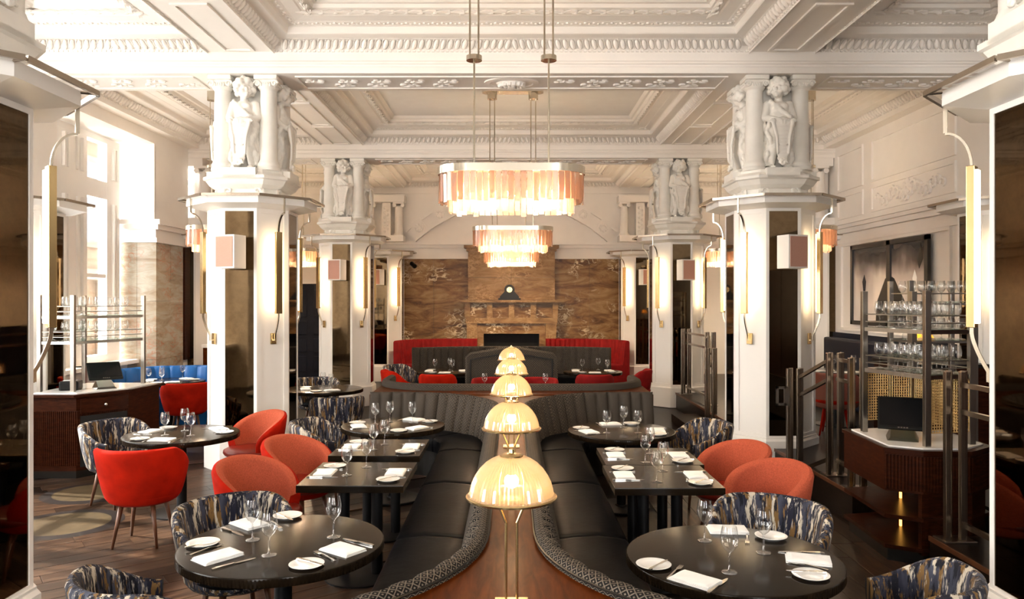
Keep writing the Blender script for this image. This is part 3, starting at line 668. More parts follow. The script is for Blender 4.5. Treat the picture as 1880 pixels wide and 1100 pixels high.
def putto(turn, name):
    bm = bmesh.new()
    def ball(c, r, sq=(1, 1, 1), rot=None):
        M = Matrix.Translation(c)
        if rot: M = M @ Matrix.Rotation(rot[0], 4, rot[1])
        bmesh.ops.create_icosphere(bm, subdivisions=2, radius=1.0, matrix=M @ Matrix.Diagonal((r*sq[0], r*sq[1], r*sq[2], 1)))
    def cap(a, b, ra, rb, n=7):
        a = Vector(a); b = Vector(b)
        for i in range(n): t = i/(n-1); ball(a.lerp(b, t), ra + (rb-ra)*t)
    H = Vector((0.015*turn, -.045, .935))
    RZ = Matrix.Rotation(turn*.55, 3, 'Z') @ Matrix.Rotation(-.12, 3, 'X')
    def hb(p, r, sq=(1, 1, 1)): ball(H + RZ @ Vector(p), r, sq)
    hb((0, 0, 0), .092, (.92, 1.0, 1.1)); hb((0, -.03, -.045), .062)                       # skull, jaw
    hb((0, -.097, -.018), .017, (.8, 1, 1.3)); hb((0, -.083, -.062), .018, (1.4, .8, .5)); hb((0, -.07, -.088), .022)   # nose, lips, chin
    for s in (-1, 1):
        hb((s*.042, -.062, -.04), .030); hb((s*.036, -.082, .012), .016, (1.3, .6, .5)); hb((s*.034, -.078, -.006), .011); hb((s*.09, 0, -.02), .024, (.5, .9, 1.2))  # cheeks, brows, eyes, ears
    for k in range(30):                                                                     # curls
        a = k*2.399; z = -.05 + .165*(k/29.0); rr = math.sqrt(max(.0, 1 - ((z-.01)/.125)**2))*.10
        p = Vector((math.cos(a)*rr, math.sin(a)*rr + .012, z + .012))
        if p.y < -.062 and p.z < .055: continue
        hb(p, .033 + .006*(k % 3))
    cap((0, -.025, .86), (0, -.01, .80), .045, .055, 4)                                     # neck
    ball((0, -.01, .72), .125, (1.08, .78, .8)); ball((0, -.02, .62), .118, (.98, .82, .9)); ball((0, -.01, .50), .125, (1.05, .85, .85))
    ball((.045, -.085, .735), .05, (1, .5, .8)); ball((-.045, -.085, .735), .05, (1, .5, .8))
    for s in (-1, 1):
        cap((s*.125, -.01, .765), (s*.172, -.03, .61), .056, .046); cap((s*.172, -.03, .61), (s*.075, -.145, .55 + .02*s*turn), .044, .031)
        ball((s*.06, -.16, .545 + .02*s*turn), .034, (1, .8, .8))
        for k in range(4): cap((s*(.04 - .002*k), -.175, .565 - .016*k), (s*.012, -.185, .545 - .012*k), .0105, .009, 3)
        cap((s*.07, -.01, .46), (s*.075, -.055, .25), .082, .058); cap((s*.075, -.055, .25), (s*.085, -.03, .05), .055, .036)
        cap((s*.085, -.02, .03), (s*.10, -.115, .022), .034, .026, 4)
        for k in range(5): ball((s*(.078 + .011*k), -.142 + .005*k, .018), .011)
    # long curling cartouche held in front
    for k in range(12):
        t = k/11.0; wd = .105*(1 - .55*t) + .018*math.sin(t*9); ball((0, -.155 - .02*math.sin(t*PI), .54 - t*.47), wd, (1, .25, .55))
    for s in (-1, 1):
        cap((s*.115, -.17, .53), (s*.075, -.185, .35), .022, .016, 16); cap((s*.075, -.185, .35), (s*.065, -.18, .17), .016, .014, 16)
        for k in range(7): a = k*.8; ball((s*(.115 + math.cos(a)*.03*(1-k/9)), -.175, .54 + math.sin(a)*.03*(1-k/9)), .014)
    for k in range(10): a = k*.7; ball((.0 + math.cos(a)*.045*(1-k/12), -.19, .055 + math.sin(a)*.045*(1-k/12)), .016)
    # drapery falling at either side and sash across the chest
    for s in (-1, 1):
        for j in range(4):
            for k in range(9):
                t = k/8.0; ball((s*(.13 + .02*math.sin(t*7 + j*1.5) + .012*j), -.07 + .04*j + .02*math.sin(t*9 + j), .52 - t*(.34 + .05*j)), .034, (.8, .8, 1.3))
    cap((-.11, -.07, .80), (.10, -.125, .60), .022, .03, 9); cap((.10, -.12, .60), (.14, -.04, .52), .035, .05, 5)
    me = bpy.data.meshes.new(name + '_raw'); bm.to_mesh(me); bm.free()
    o = bpy.data.objects.new('tmp', me); COL.objects.link(o)
    r = o.modifiers.new('r', 'REMESH'); r.mode = 'VOXEL'; r.voxel_size = 0.0085
    s = o.modifiers.new('s', 'SMOOTH'); s.factor = 0.5; s.iterations = 2
    d = o.modifiers.new('d', 'DECIMATE'); d.ratio = 0.5
    dg = bpy.context.evaluated_depsgraph_get(); out = bpy.data.meshes.new_from_object(o.evaluated_get(dg)); out.name = name
    bpy.data.objects.remove(o); out.materials.clear(); out.materials.append(MATS['stone_white']); out.shade_smooth(); return out
putti = [putto(1, 'statue'), putto(-1, 'statue')]
PIL = {}
def pillar(x, y, label, sides, upper=True):
    t = thing('pillar', label, 'pillar', (x, y, 0), 0, 'octagonal mirrored pillars')
    link('plinth', plinth_me, t); link('shaft', shaft_me, t)
    for k in range(8):
        if k % 2 == 0:
            link('mirror_frame', mfr_me, t, rotz=k*PI/4); link('mirror', mir_me, t, rotz=k*PI/4)
        else: link('panel_frame', pil_me, t, rotz=k*PI/4)
    link('hood', hood_me, t); link('hood_rail', rail_me, t)
    if upper:
        link('pedestal', ped_me, t); link('core', core_me, t)
        for k in range(4):
            a = PI/4 + k*PI/2; c = link('ionic_column', icol_me, t, (.27*math.sqrt(2)*math.cos(a), .27*math.sqrt(2)*math.sin(a), 0)); link('capital', cap_me, c)
            link('scroll_block', ved_me, t, rotz=k*PI/2)
            if k in sides:
                s = link('statue', putti[0 if x < 0 else 1], t); s.location = ((.30*math.sin(k*PI/2)), -.30*math.cos(k*PI/2), 3.53); s.rotation_euler = (0, 0, k*PI/2); s['label'] = 'carved white cherub holding a scrolled cartouche'
    return t
PX = 3.15; PYS = [4.02, 9.25, 14.5]
for i, y in enumerate(PYS):
    for sx in (-1, 1):
        nm = ['pillar at the very edge of the frame, cut off by it', 'nearest fully visible mirrored pillar with carved cherubs on top', 'second mirrored pillar with carved cherubs on top'][i]
        # statue sides: 0 faces the camera (-Y), 1 faces +X, 3 faces -X, 2 faces away
        pillar(sx*PX, y, 'white octagonal %s, %s side' % (nm, 'left' if sx < 0 else 'right'), (0, 1, 3, 2))
for sx in (-1, 1):
    pillar(sx*3.2, 18.95, 'white mirrored pillar without statues against the fireplace wall, %s of the fireplace' % ('left' if sx < 0 else 'right'), (), False)
    pillar(sx*6.05, 14.5, 'half pillar on the %s wall in line with the second pillar' % ('left' if sx < 0 else 'right'), (), False)
    pillar(sx*6.05, 9.25, 'half pillar with mirror set against the %s wall' % ('left' if sx < 0 else 'right'), (), False)

# ------------------------------------------------------------------ sconces
def sconce_proto():
    t = thing('sconce', 'x', 'wall light')
    MB().cbox((0, -.135, 2.31), (.075, .045, .95), None, .004).obj('light_bar', 'brass', t)
    MB().box((-.03, -.112, 1.86), (.03, -.098, 2.76)).obj('led_strip', 'led', t)
    pts = [(0, -.27, 3.165), (0, -.27, 3.00)] + [(0, -.135 - .135*math.cos(a), 2.86 + .13*math.sin(a)) for a in [R(90 - 0)*(1-k/8.0) for k in range(9)]]
    pts = [(0, -.275, 3.165), (0, -.275, 3.02), (0, -.27, 3.0)] + [(0, -.135 - .125*math.cos(k*PI/16 + 0.0) * 1.0, 2.995 - .0 - .20*math.sin(k*PI/16)*0 - .20*(1-math.cos(k*PI/16))) for k in range(1)]
    arc = [(0, -.135 - .125*(1-math.sin(k*PI/16)), 2.99 - .20*(1-math.cos(k*PI/16))) for k in range(9)]
    # quarter arc: leaves the short drop horizontally and turns down into the bar
    arc = [(0, -.275 + .14*math.sin(k*PI/16), 2.995 - .215*(1-math.cos(k*PI/16))) for k in range(9)]
    MB().tube([(0, -.275, 3.165), (0, -.275, 3.0)], .012, 4, (1.3, .8)).obj('drop_rod', 'nickel', t)
    MB().tube(arc, .012, 4, (1.3, .8)).obj('upper_arm', 'nickel', t, True)
    low = [(0, -.135, 1.84), (0, -.135, 1.80)] + [(0, -.135 + .085*(k/8.0)**1.4, 1.80 - .22*(k/8.0)) for k in range(1, 9)] + [(0, -.05, 1.52)]
    MB().tube(low, .011, 4, (1.3, .8)).obj('lower_arm', 'nickel', t, True)
    MB().cbox((0, -.012, 1.54), (.07, .02, .13), None, .004).obj('backplate', 'brass', t)
    MB().tube([(0, -.05, 1.525), (0, -.012, 1.525)], .011, 4).obj('stub', 'nickel', t)
    return t
SC = []
def add_sconces():
    proto = sconce_proto(); index_children(); first = True
    side = {(-1, -1): 'front left corner', (1, -1): 'front right corner', (-1, 1): 'rear left corner', (1, 1): 'rear right corner'}
    rows = []
    for i, y in enumerate(PYS):
        for sx in (-1, 1):
            nm = ['%s edge pillar', 'nearest %s pillar', 'second %s pillar'][i] % ('left' if sx < 0 else 'right')
            for d in ((-sx, -1), (sx, -1), (-sx, 1)): rows.append((sx*PX, y, d, nm))
    for sx in (-1, 1):
        for d in ((-sx, -1), (sx, -1)): rows.append((sx*3.2, 18.95, d, 'pillar %s of the fireplace' % ('left' if sx < 0 else 'right')))
        rows.append((sx*6.05, 9.25, (-sx, -1), 'half pillar on the %s wall' % ('left' if sx < 0 else 'right')))
    for (x, y, d, nm) in rows:
        a = math.atan2(d[1], d[0]); rz = a + PI/2
        p = (x + math.cos(a)*(AP-.0), y + math.sin(a)*(AP-.0), 0)
        lb = 'brass bar light, %s of the %s' % (side[d], nm)
        if first: proto.location = p; proto.rotation_euler = (0, 0, rz); proto['label'] = lb; proto['group'] = 'brass bar sconces on the pillars'; first = False
        else: dup(proto, p, rz, lb, 'brass bar sconces on the pillars')
add_sconces()
# speakers on the front mirrors
sp = []
def speaker(x, y, rz, label):
    t = thing('speaker', label, 'speaker', (x, y, 2.54), rz, 'white wall speakers on the pillars')
    MB().cbox((0, 0, 0), (.27, .20, .38), None, .008).obj('cabinet', 'paint', t)
    MB().box((-.115, -.106, -.17), (.115, -.10, .17)).obj('grille', 'grille', t)
    MB().box((-.03, .10, -.04), (.03, .17, .04)).obj('bracket', 'black_metal', t); return t
for i, (y, zoff) in enumerate(((9.25, 0), (14.5, 0), (18.95, 0))):
    for sx in (-1, 1):
        xx = sx*(PX if i < 2 else 3.2)
        speaker(xx + sx*.04, y - AP - .17, sx*R(20), 'white wall speaker with salmon grille on the %s' % (['nearest %s pillar', 'second %s pillar', 'pillar %s of the fireplace'][i] % ('left' if sx < 0 else 'right')))
# ------------------------------------------------------------------ chandeliers
def stadium(L_, r, n):          # perimeter points (x, y, outward angle) of a racetrack, straight half-length L_
    per = 4*L_ + 2*PI*r; out = []
    for k in range(n):
        s = per*k/n
        if s < 2*L_: out.append((-L_ + s, -r, -PI/2))
        elif s < 2*L_ + PI*r: a = -PI/2 + (s - 2*L_)/r; out.append((L_ + r*math.cos(a), r*math.sin(a), a))
        elif s < 4*L_ + PI*r: out.append((L_ - (s - 2*L_ - PI*r), r, PI/2))
        else: a = PI/2 + (s - 4*L_ - PI*r)/r; out.append((-L_ + r*math.cos(a), r*math.sin(a), a))
    return out
strip_me = [MB().box((-.0225, -.004, -l), (.0225, .004, 0)).mesh('glass_strip', 'chandelier_glass') for l in (.235, .355)]
bulb_me = MB().sphere((0, 0, 0), .022, 10, 6, (1, 1, 1.5)).mesh('bulb', 'bulb', True)
def ring_wall(L_, r, z0, z1, t, n=64):
    a = stadium(L_, r, n); b = stadium(L_, r - t, n); q = MB(); rings = []
    for p, i in zip(a, b): rings.append([(p[0], p[1], z0), (p[0], p[1], z1), (i[0], i[1], z1), (i[0], i[1], z0)])
    rings.append(rings[0]); q.loft(rings, True, False, False); return q
def chandelier(x, y, L_, r, label, nb, power, rods, group):
    zt = 3.13
    t = thing('chandelier', label, 'chandelier', (x, y, 0), 0, group)
    ring_wall(L_, r, zt - .065, zt, .012).obj('rim', 'nickel', t, True)
    q = MB()
    for k in range(5): u = -L_*1.0 + 2*L_*k/4 if L_ > .05 else -.2 + .1*k; q.box((u-.012, -r*.93, zt-.032), (u+.012, r*.93, zt-.022))
    q.box((-(L_+r*.95), -.012, zt-.045), (L_+r*.95, .012, zt-.0325)); q.obj('cross_bar', 'nickel', t)
    for ti, (off, zz, me) in enumerate(((.012, zt - .067, strip_me[0]), (0.095, zt - .035, strip_me[1]))):
        n = int((4*L_ + 2*PI*(r - off)) / .052)
        for (px, py, a) in stadium(L_, r - off, n):
            s = link('glass_strip', me, t, (px, py, zz + rnd.choice((0, 0, -.012, .010)))); s.rotation_euler = (rnd.uniform(-.03, .03), 0, a + PI/2)
    for k in range(nb):
        u = (k + .5)/nb*2 - 1; a = 2*PI*k/nb
        p = (u*(L_ + r*.45), .06*(1 if k % 2 else -1), zt - .23) if L_ > .05 else (.17*math.cos(a), .17*math.sin(a), zt - .23)
        b = link('bulb', bulb_me, t, p)
        MB().cyl((p[0], p[1], zt - .20), (p[0], p[1], zt - .03), .010, n=6).obj('lamp_holder', 'nickel', t)
    if rods == 2:
        for s in (-1, 1):
            MB().cyl((s*.32, 0, zt - .03), (s*.32, 0, 4.07), .0085, n=8).obj('rod', 'nickel', t)
            MB().lathe([(.068, 4.05), (.068, 4.09)], 20, (s*.32, 0, 0)).obj('collar', 'nickel', t)
            for e in (-1, 1): MB().cyl((s*.32 + e*.037, 0, 4.09), (s*.32 + e*.037, 0, 5.13), .0085, n=8).obj('rod', 'nickel', t)
            MB().lathe([(.075, 5.12), (.075, 5.22)], 20, (s*.32, 0, 0)).obj('ceiling_cup', 'nickel', t)
        q = MB(); q.prism([(p[0], p[1]) for p in stadium(.38, .10, 40)], 5.22, 5.25); q.obj('ceiling_plate', 'nickel', t)
    else:
        MB().cyl((0, 0, zt - .03), (0, 0, 4.07), .0085, n=8).obj('rod', 'nickel', t)
        MB().lathe([(.068, 4.05), (.068, 4.09)], 20).obj('collar', 'nickel', t)
        for k in range(3): a = k*2*PI/3 + .4; MB().cyl((.045*math.cos(a), .045*math.sin(a), 4.09), (.045*math.cos(a), .045*math.sin(a), 5.13), .007, n=6).obj('rod', 'nickel', t)
        MB().lathe([(.07, 5.10), (.07, 5.25)], 20).obj('ceiling_cup', 'nickel', t)
    lt = bpy.data.lights.new('chandelier_lamp', 'POINT'); lt.energy = power; lt.color = (1, .78, .52); lt.shadow_soft_size = .12
    for u in ((-.5, .5) if L_ > .05 else (0,)):
        lo = bpy.data.objects.new('chandelier_lamp', lt); COL.objects.link(lo); lo.parent = t; lo.location = (u*(L_ + r*.3), 0, zt - .24)
    return t
g = 'chandeliers over the middle aisle'
chandelier(0, 6.5, .37, .26, 'large oval tiered glass chandelier hanging nearest the camera', 10, 36, 2, g)
chandelier(0.02, 11.8, .37, .26, 'oval tiered glass chandelier, second in the row from the camera', 10, 34, 2, g)
chandelier(0, 17.0, .37, .26, 'oval tiered glass chandelier closest to the fireplace', 10, 85, 2, g)
g = 'round chandeliers over the side aisles'
for (x, y, lb) in ((-4.67, 11.8, 'small round glass chandelier hanging partly behind the nearest left pillar'), (-4.67, 17.0, 'small round glass chandelier seen between the two left pillars'),
                   (4.67, 11.8, 'small round glass chandelier hanging partly behind the nearest right pillar'), (4.67, 17.0, 'small round glass chandelier seen between the two right pillars')):
    chandelier(x, y, .0, .38, lb, 6, 85 if y > 15 else 40, 1, g)

# ------------------------------------------------------------------ back-to-back banquettes
TOPZ = .865
def path_left():
    P = []; c = (-1.28, 8.1)
    for k in range(5): P.append((-1.72 + .44*k/4*1.0, 9.1, 0, -1))
    for k in range(1, 13): a = PI/2 - k*PI/24; P.append((c[0] + math.cos(a), c[1] + math.sin(a), -math.cos(a), -math.sin(a)))
    for k in range(1, 30): P.append((-.28, 8.1 - (8.1 - 3.74)*k/30, -1, 0))
    c = (-1.28, 3.74)
    for k in range(13): a = -k*PI/24; P.append((c[0] + math.cos(a), c[1] + math.sin(a), -math.cos(a), -math.sin(a)))
    return P
def resample(P, step):
    out = []; acc = 0; L_ = [0]
    for i in range(1, len(P)): L_.append(L_[-1] + math.hypot(P[i][0]-P[i-1][0], P[i][1]-P[i-1][1]))
    n = max(2, int(L_[-1]/step)); j = 0
    for k in range(n+1):
        s = L_[-1]*k/n
        while j < len(L_) - 2 and L_[j+1] < s: j += 1
        t = (s - L_[j])/max(1e-9, L_[j+1]-L_[j]); p = [P[j][m]*(1-t) + P[j+1][m]*t for m in range(4)]
        l = math.hypot(p[2], p[3]); out.append((p[0], p[1], p[2]/l, p[3]/l, s))
    return out
def sweep_back(pts, prof, channel, mirror=1, groove=lambda s: True):
    """prof: (offset along the normal, z). Grooves pinch the front of the profile every `channel` metres."""
    q = MB(); rings = []; uv = []
    vlen = [0]
    for i in range(1, len(prof)): vlen.append(vlen[-1] + math.hypot(prof[i][0]-prof[i-1][0], prof[i][1]-prof[i-1][1]))
    for (x, y, nx, ny, s) in pts:
        g = 0
        if channel and groove(s): u = abs(math.sin(PI*s/channel)); g = -.040*(1-u)**2.5 
        rings.append([(mirror*(x + nx*(o + (g if fr else 0))), y + ny*(o + (g if fr else 0)), z + (g*.4 if fr else 0)) for (o, z, fr) in prof])
    q.loft(rings, True, True, True)
    q.uvs = [(p[4], v) for p in pts for v in vlen]
    return q
def uv_obj(q, name, mat, parent, smooth=True):
    o = q.obj(name, mat, parent, smooth); me = o.data; ul = me.uv_layers.new(name='UVMap')
    for l in me.loops: ul.data[l.index].uv = q.uvs[l.vertex_index]
    return o
BPROF = [(-.165, .30, 0), (.02, .30, 1), (.03, .46, 1), (.005, .58, 1), (-.03, .70, 1), (-.06, .80, 1), (-.072, .85, 1), (-.092, .868, 1), (-.12, .875, 0), (-.15, .868, 0), (-.165, .845, 0)]
cuts = [9.2]
def offset(P, o, mirror=1): return [(mirror*(p[0] + p[2]*o), p[1] + p[3]*o) for p in P]
PL = path_left()
for mi, nm in ((1, 'left'), (-1, 'right')):
    t = thing('banquette', 'long black leather banquette with grey woven back, %s of the dome lamps' % nm, 'banquette')
    pts = resample(PL, .018)
    tot = pts[-1][4]
    uv_obj(sweep_back(pts, BPROF, .135, mi, lambda s: s < 2.0 or s > tot - 2.0), 'backrest', 'weave', t)
    # piping along the rolled top
    q = MB(); q.tube([(mi*(p[0] - p[2]*.168), p[1] - p[3]*.168, .845) for p in pts[::3]], .006, 5); q.obj('piping', 'ebony', t, True)
    # seat cushions cut where the photograph shows seams
    sy = {}
    breaks = [0.0, 1.30]; s0 = None
    L_ = [p[4] for p in pts]
    for yy in (7.73, 6.35, 4.93, 3.45):
        s = min((abs(p[1]-yy), p[4]) for p in pts if abs(p[0]+.28) < .12)[1]; breaks.append(s)
    breaks.append(tot); breaks = sorted(breaks)
    sprof = [(.0, .30), (.0, .44), (.02, .452), (.12, .468), (.28, .472), (.40, .466), (.455, .452), (.475, .43), (.478, .34), (.47, .30)]
    for a, b in zip(breaks[:-1], breaks[1:]):
        seg = [p for p in pts if a <= p[4] <= b]
        seg = seg[::2] + ([seg[-1]] if len(seg) % 2 == 0 else [])
        q = MB(); n = len(seg); rings = []
        for i, p in enumerate(seg):
            e = min(p[4]-a, b-p[4]); dz = -.016*max(0, 1 - e/.03)**2
            rings.append([(mi*(p[0] + p[2]*o), p[1] + p[3]*o, z + (dz if z > .31 else 0) + .004*math.sin(p[4]*9 + o*20)*(z > .45)) for o, z in sprof])
        q.loft(rings); q.obj('seat_cushion', 'black_leather', t, True)
    q = MB(); rings = [[(mi*(p[0] + p[2]*o), p[1] + p[3]*o, z) for o, z in ((-.16, 0), (.42, 0), (.42, .30), (-.16, .30))] for p in pts[::4]]
    q.loft(rings); q.obj('base', 'ebony', t)
# timber core between the two backs
left = offset(pts := resample(PL, .05), -.165); right = [(-x, y) for x, y in left]
core = thing('banquette_divider', 'polished walnut divider top carrying the row of dome lamps between the banquettes', 'divider')
ZW = .825
q = MB(); n = len(left); vs = []; fs = []
for i in range(n): vs += [(*left[i], 0), (*left[i], ZW), (*right[i], ZW), (*right[i], 0)]
for i in range(n-1):
    a = 4*i; b = 4*(i+1); fs += [(a, b, b+1, a+1), (a+1, b+1, b+2, a+2), (a+2, b+2, b+3, a+3)]
fs += [(0, 1, 2, 3), (4*n-1, 4*n-2, 4*n-3, 4*n-4)]; q.add(vs, fs); q.obj('timber_top', 'walnut', core)
q = MB(); q.box((-1.28, 2.30, 0), (1.28, 2.57, .86)); q.obj('end_panel', 'walnut', core)
# second booth behind: curved rolled back seen from outside with walnut ledge
b2 = thing('booth', 'walnut booth with rolled grey woven top behind the first banquettes', 'banquette')
def path_booth():
    P = []; c = (-1.0, 10.45); r = .72
    for k in range(4): P.append((-1.72, 10.9 - .45*k/3, 1, 0))
    for k in range(1, 13): a = PI + k*PI/24; P.append((c[0] + r*math.cos(a), c[1] + r*math.sin(a), -math.cos(a), -math.sin(a)))
    for k in range(1, 20): P.append((-1.0 + 2.0*k/20, 9.73, 0, 1))
    for k in range(13): a = 1.5*PI + k*PI/24; P.append((1.0 + r*math.cos(a), 10.45 + r*math.sin(a), -math.cos(a), -math.sin(a)))
    for k in range(1, 4): P.append((1.72, 10.45 + .45*k/3, -1, 0))
    return P
PB = resample(path_booth(), .05)
RB = [(-.06, .40, 0), (.06, .40, 1), (.055, .80, 1), (.06, .87, 1), (.045, .905, 1), (.0, .92, 0), (-.045, .905, 0), (-.06, .87, 0)]
uv_obj(sweep_back(PB, RB, 0), 'backrest', 'weave', b2)
q = MB(); out = offset(PB, -.06); n = len(out)
vs = [(x, y, .835) for x, y in out] + [(max(-1.76, min(1.76, x*1.03)), 9.27 if abs(x) < 1.70 else y, .835) for x, y in out]
vs2 = [(x, y, 0.0) for x, y, z in vs]
fs = [(i, i+1, n+i+1, n+i) for i in range(n-1)]
m = 2*n; fs += [(m+n+i, m+n+i+1, n+i+1, n+i) for i in range(n-1)]
q.add(vs + vs2, fs); q.obj('timber_ledge', 'walnut', b2)
q = MB(); rings = [[(p[0] + p[2]*o, p[1] + p[3]*o, z) for o, z in ((.05, 0), (.50, 0), (.50, .44), (.48, .46), (.05, .46))] for p in PB]; q.loft(rings); q.obj('seat', 'black_leather', b2)
# cross panel closing the booth, with sloping shoulders
pn = thing('booth_screen', 'tall grey woven booth screen with nailhead border behind the dome lamps', 'screen', (0, 12.3, 0))
poly = [(-.70, 0), (-.70, 1.06), (-.66, 1.09), (0, 1.20), (.66, 1.09), (.70, 1.06), (.70, 0)]
q = MB(); q.add([(x, -.05, z) for x, z in poly] + [(x, .05, z) for x, z in poly], [tuple(range(6, -1, -1))[::-1], tuple(range(13, 6, -1))] + [(i, (i+1) % 7, 7+(i+1) % 7, 7+i) for i in range(7)])
q.uvs = [(x, z) for x, z in poly]*2; uv_obj(q, 'panel', 'weave', pn, False)
q = MB(); q.tube([(-.66, -.052, .02), (-.66, -.052, 1.03), (0, -.052, 1.14), (.66, -.052, 1.03), (.66, -.052, .02)], .014, 6); q.obj('border_piping', 'ebony', pn)
q = MB(); q.tube([(x, 0, z) for x, z in ((-.70, .02), (-.70, 1.06), (-.66, 1.09), (0, 1.20), (.66, 1.09), (.70, 1.06), (.70, .02))], .055, 8)
q.uvs = [(v[0], v[2]) for v in q.v]; uv_obj(q, 'rolled_edge', 'weave', pn)
# far grey banquette (curved, channelled) and deep red one along the fireplace wall
def wall_banquette(name, label, P, mat, seatmat, ztop, chan):
    t = thing(name, label, 'banquette'); pts = resample(P, .03)
    pr = [(-.10, .0, 0), (.06, .0, 1), (.06, .45, 1), (.03, .7, 1), (.0, ztop - .03, 1), (-.03, ztop, 1), (-.08, ztop, 0), (-.10, ztop - .03, 0)]
    uv_obj(sweep_back(pts, pr, chan), 'backrest', mat, t)
    q = MB(); rings = [[(p[0] + p[2]*o, p[1] + p[3]*o, z) for o, z in ((.05, 0), (.5, 0), (.5, .43), (.47, .46), (.05, .46))] for p in pts[::2]]; q.loft(rings); q.obj('seat', seatmat, t, True)
    return t
def arc_path(cx, cy, r, a0, a1, n=16): return [(cx + r*math.cos(a0 + (a1-a0)*k/n), cy + r*math.sin(a0 + (a1-a0)*k/n), -math.cos(a0 + (a1-a0)*k/n), -math.sin(a0 + (a1-a0)*k/n)) for k in range(n+1)]
P = [(-2.05, 15.4, 0, -1)] + [(-2.05 + .8*k/4, 15.4 + .12*k/4, 0, -1) for k in range(1, 5)]
P = arc_path(0, 11.3, 4.55, R(116), R(64), 24)
wall_banquette('banquette', 'grey woven channelled banquette curving across in front of the fireplace', P, 'weave', 'black_leather', 1.02, .15)
for sx, nm in ((-1, 'left'), (1, 'right')):
    P = arc_path(sx*1.55, 17.62, 1.12, R(175) if sx < 0 else R(90), R(90) if sx < 0 else R(5), 16)
    ln = [(sx*(1.5 - .65*k/5), 18.74, 0, -1) for k in range(6)]; P = P + ln if sx < 0 else ln[::-1] + P
    wall_banquette('banquette', 'deep red channelled banquette against the marble wall %s of the fireplace' % nm, P, 'deep_red', 'deep_red', 1.03, .12)

# ------------------------------------------------------------------ dome lamps
LD = .17
def dome():
    q = MB(); n = 128; prof = [(LD, 0), (LD - .002, .006), (.160, .012), (.157, .03), (.150, .055), (.138, .080), (.120, .106), (.098, .128), (.075, .143), (.055, .152), (.042, .156)]
    vs = []; m = len(prof)
    for j, (r, z) in enumerate(prof):
        for i in range(n):
            rr = r + (.0026 if i % 2 else -.0026)*(1 if 1 < j < m-1 else 0); a = 2*PI*i/n; vs.append((rr*math.cos(a), rr*math.sin(a), z))
    fs = [(j*n+i, j*n+(i+1) % n, (j+1)*n+(i+1) % n, (j+1)*n+i) for j in range(m-1) for i in range(n)]
    q.add(vs, fs); return q
dome_me = dome().mesh('glass_shade', 'prismatic_glass')
def dome_lamp(y, label):
    t = thing('table_lamp', label, 'lamp', (0, y, ZW), 0, 'dome lamps on the divider')
    ZR = 1.245 - ZW
    gs = link('glass_shade', dome_me, t, (0, 0, ZR))
    MB().lathe([(LD + .004, -.004), (LD + .005, .003), (LD - .001, .007), (LD - .003, -.003)], 48, (0, 0, 0), False, False).obj('shade_rim', 'brass', gs, True)
    MB().lathe([(.045, .150), (.045, .160), (.03, .166), (.012, .168), (.010, .182), (.002, .185)], 20, (0, 0, 0)).obj('finial', 'brass', gs, True)
    for s in (-1, 1):
        MB().tube([(s*.021, 0, .012), (s*.021, 0, ZR - .10), (s*.05, 0, ZR - .03), (s*.05, 0, ZR + .06), (s*.03, 0, ZR + .15)], .0055, 8).obj('stem', 'brass', t)
    MB().cbox((0, 0, .007), (.13, .11, .014), None, .003).obj('base', 'brass', t)
    MB().sphere((0, 0, ZR + .06), .028, 12, 8).obj('bulb', 'bulb', t, True)
    MB().cyl((0, 0, ZR + .08), (0, 0, ZR + .155), .014).obj('lamp_holder', 'brass', t)
    lt = bpy.data.lights.new('dome_lamp_light', 'POINT'); lt.energy = 1.3; lt.color = (1, .68, .36); lt.shadow_soft_size = .03
    lo = bpy.data.objects.new('dome_lamp_light', lt); COL.objects.link(lo); lo.parent = t; lo.location = (0, 0, ZR + .02)
    return t
for y, o in zip((2.9, 4.43, 6.02, 7.66, 9.42), ('nearest and largest', 'second from the camera', 'third from the camera', 'fourth from the camera', 'farthest from the camera')):
    dome_lamp(y, 'brass lamp with ribbed glass dome shade, %s' % o)

# ------------------------------------------------------------------ fireplace
fp = thing('fireplace', 'brown marble fireplace with mantel shelf at the far end of the room', 'fireplace', (0, YB, 0))
for k in range(2):
    for j, (za, zb) in enumerate(((1.99, 2.55), (2.554, 3.22))):
        MB().box((-1.1 + 1.1*k + .002, -.30, za), (1.1*k - .002, 0, zb)).obj('breast_slab', 'marble_mantel', fp)
q = MB(); q.box((-1.14, -.35, 3.22), (1.14, 0, 3.30)); q.box((-1.20, -.41, 3.30), (1.20, 0, 3.37)); q.obj('crown', 'marble_mantel', fp)
q = MB(); q.box((-1.25, -.60, 1.90), (1.25, 0, 1.935)); q.box((-1.31, -.68, 1.935), (1.31, 0, 1.985)); q.obj('mantel_shelf', 'marble_mantel', fp)
for k in range(4): MB().box((-1.10 + k*.55 + .07, -.40, 1.54), (-1.10 + (k+1)*.55 - .07, 0, 1.90)).obj('frieze_panel', 'marble_brown', fp)  # darker marble than the corbels puts recess shade into the panel colour
for k in range(5): MB().box((-1.10 + k*.55 - .07, -.52, 1.54), (-1.10 + k*.55 + .07, 0, 1.90)).obj('corbel', 'marble_mantel', fp)
MB().box((-1.15, -.50, 1.40), (1.15, 0, 1.54)).obj('architrave', 'marble_mantel', fp)
for s in (-1, 1): MB().box((min(s*.86, s*1.12), -.48, 0), (max(s*.86, s*1.12), 0, 1.40)).obj('jamb', 'marble_mantel', fp)
q = MB(); q.box((-.86, -.40, 1.14), (.86, 0, 1.40)); q.box((-.86, -.40, 0), (-.70, 0, 1.14)); q.box((.70, -.40, 0), (.86, 0, 1.14)); q.obj('surround', 'marble_brown', fp)
MB().box((-.70, -.10, 0), (.70, -.05, 1.14)).obj('firebox', 'soot_and_shade', fp)
ck = thing('mantel_clock', 'black mantel clock with a round gilt dial', 'clock', (-.05, YB - .38, 1.985))
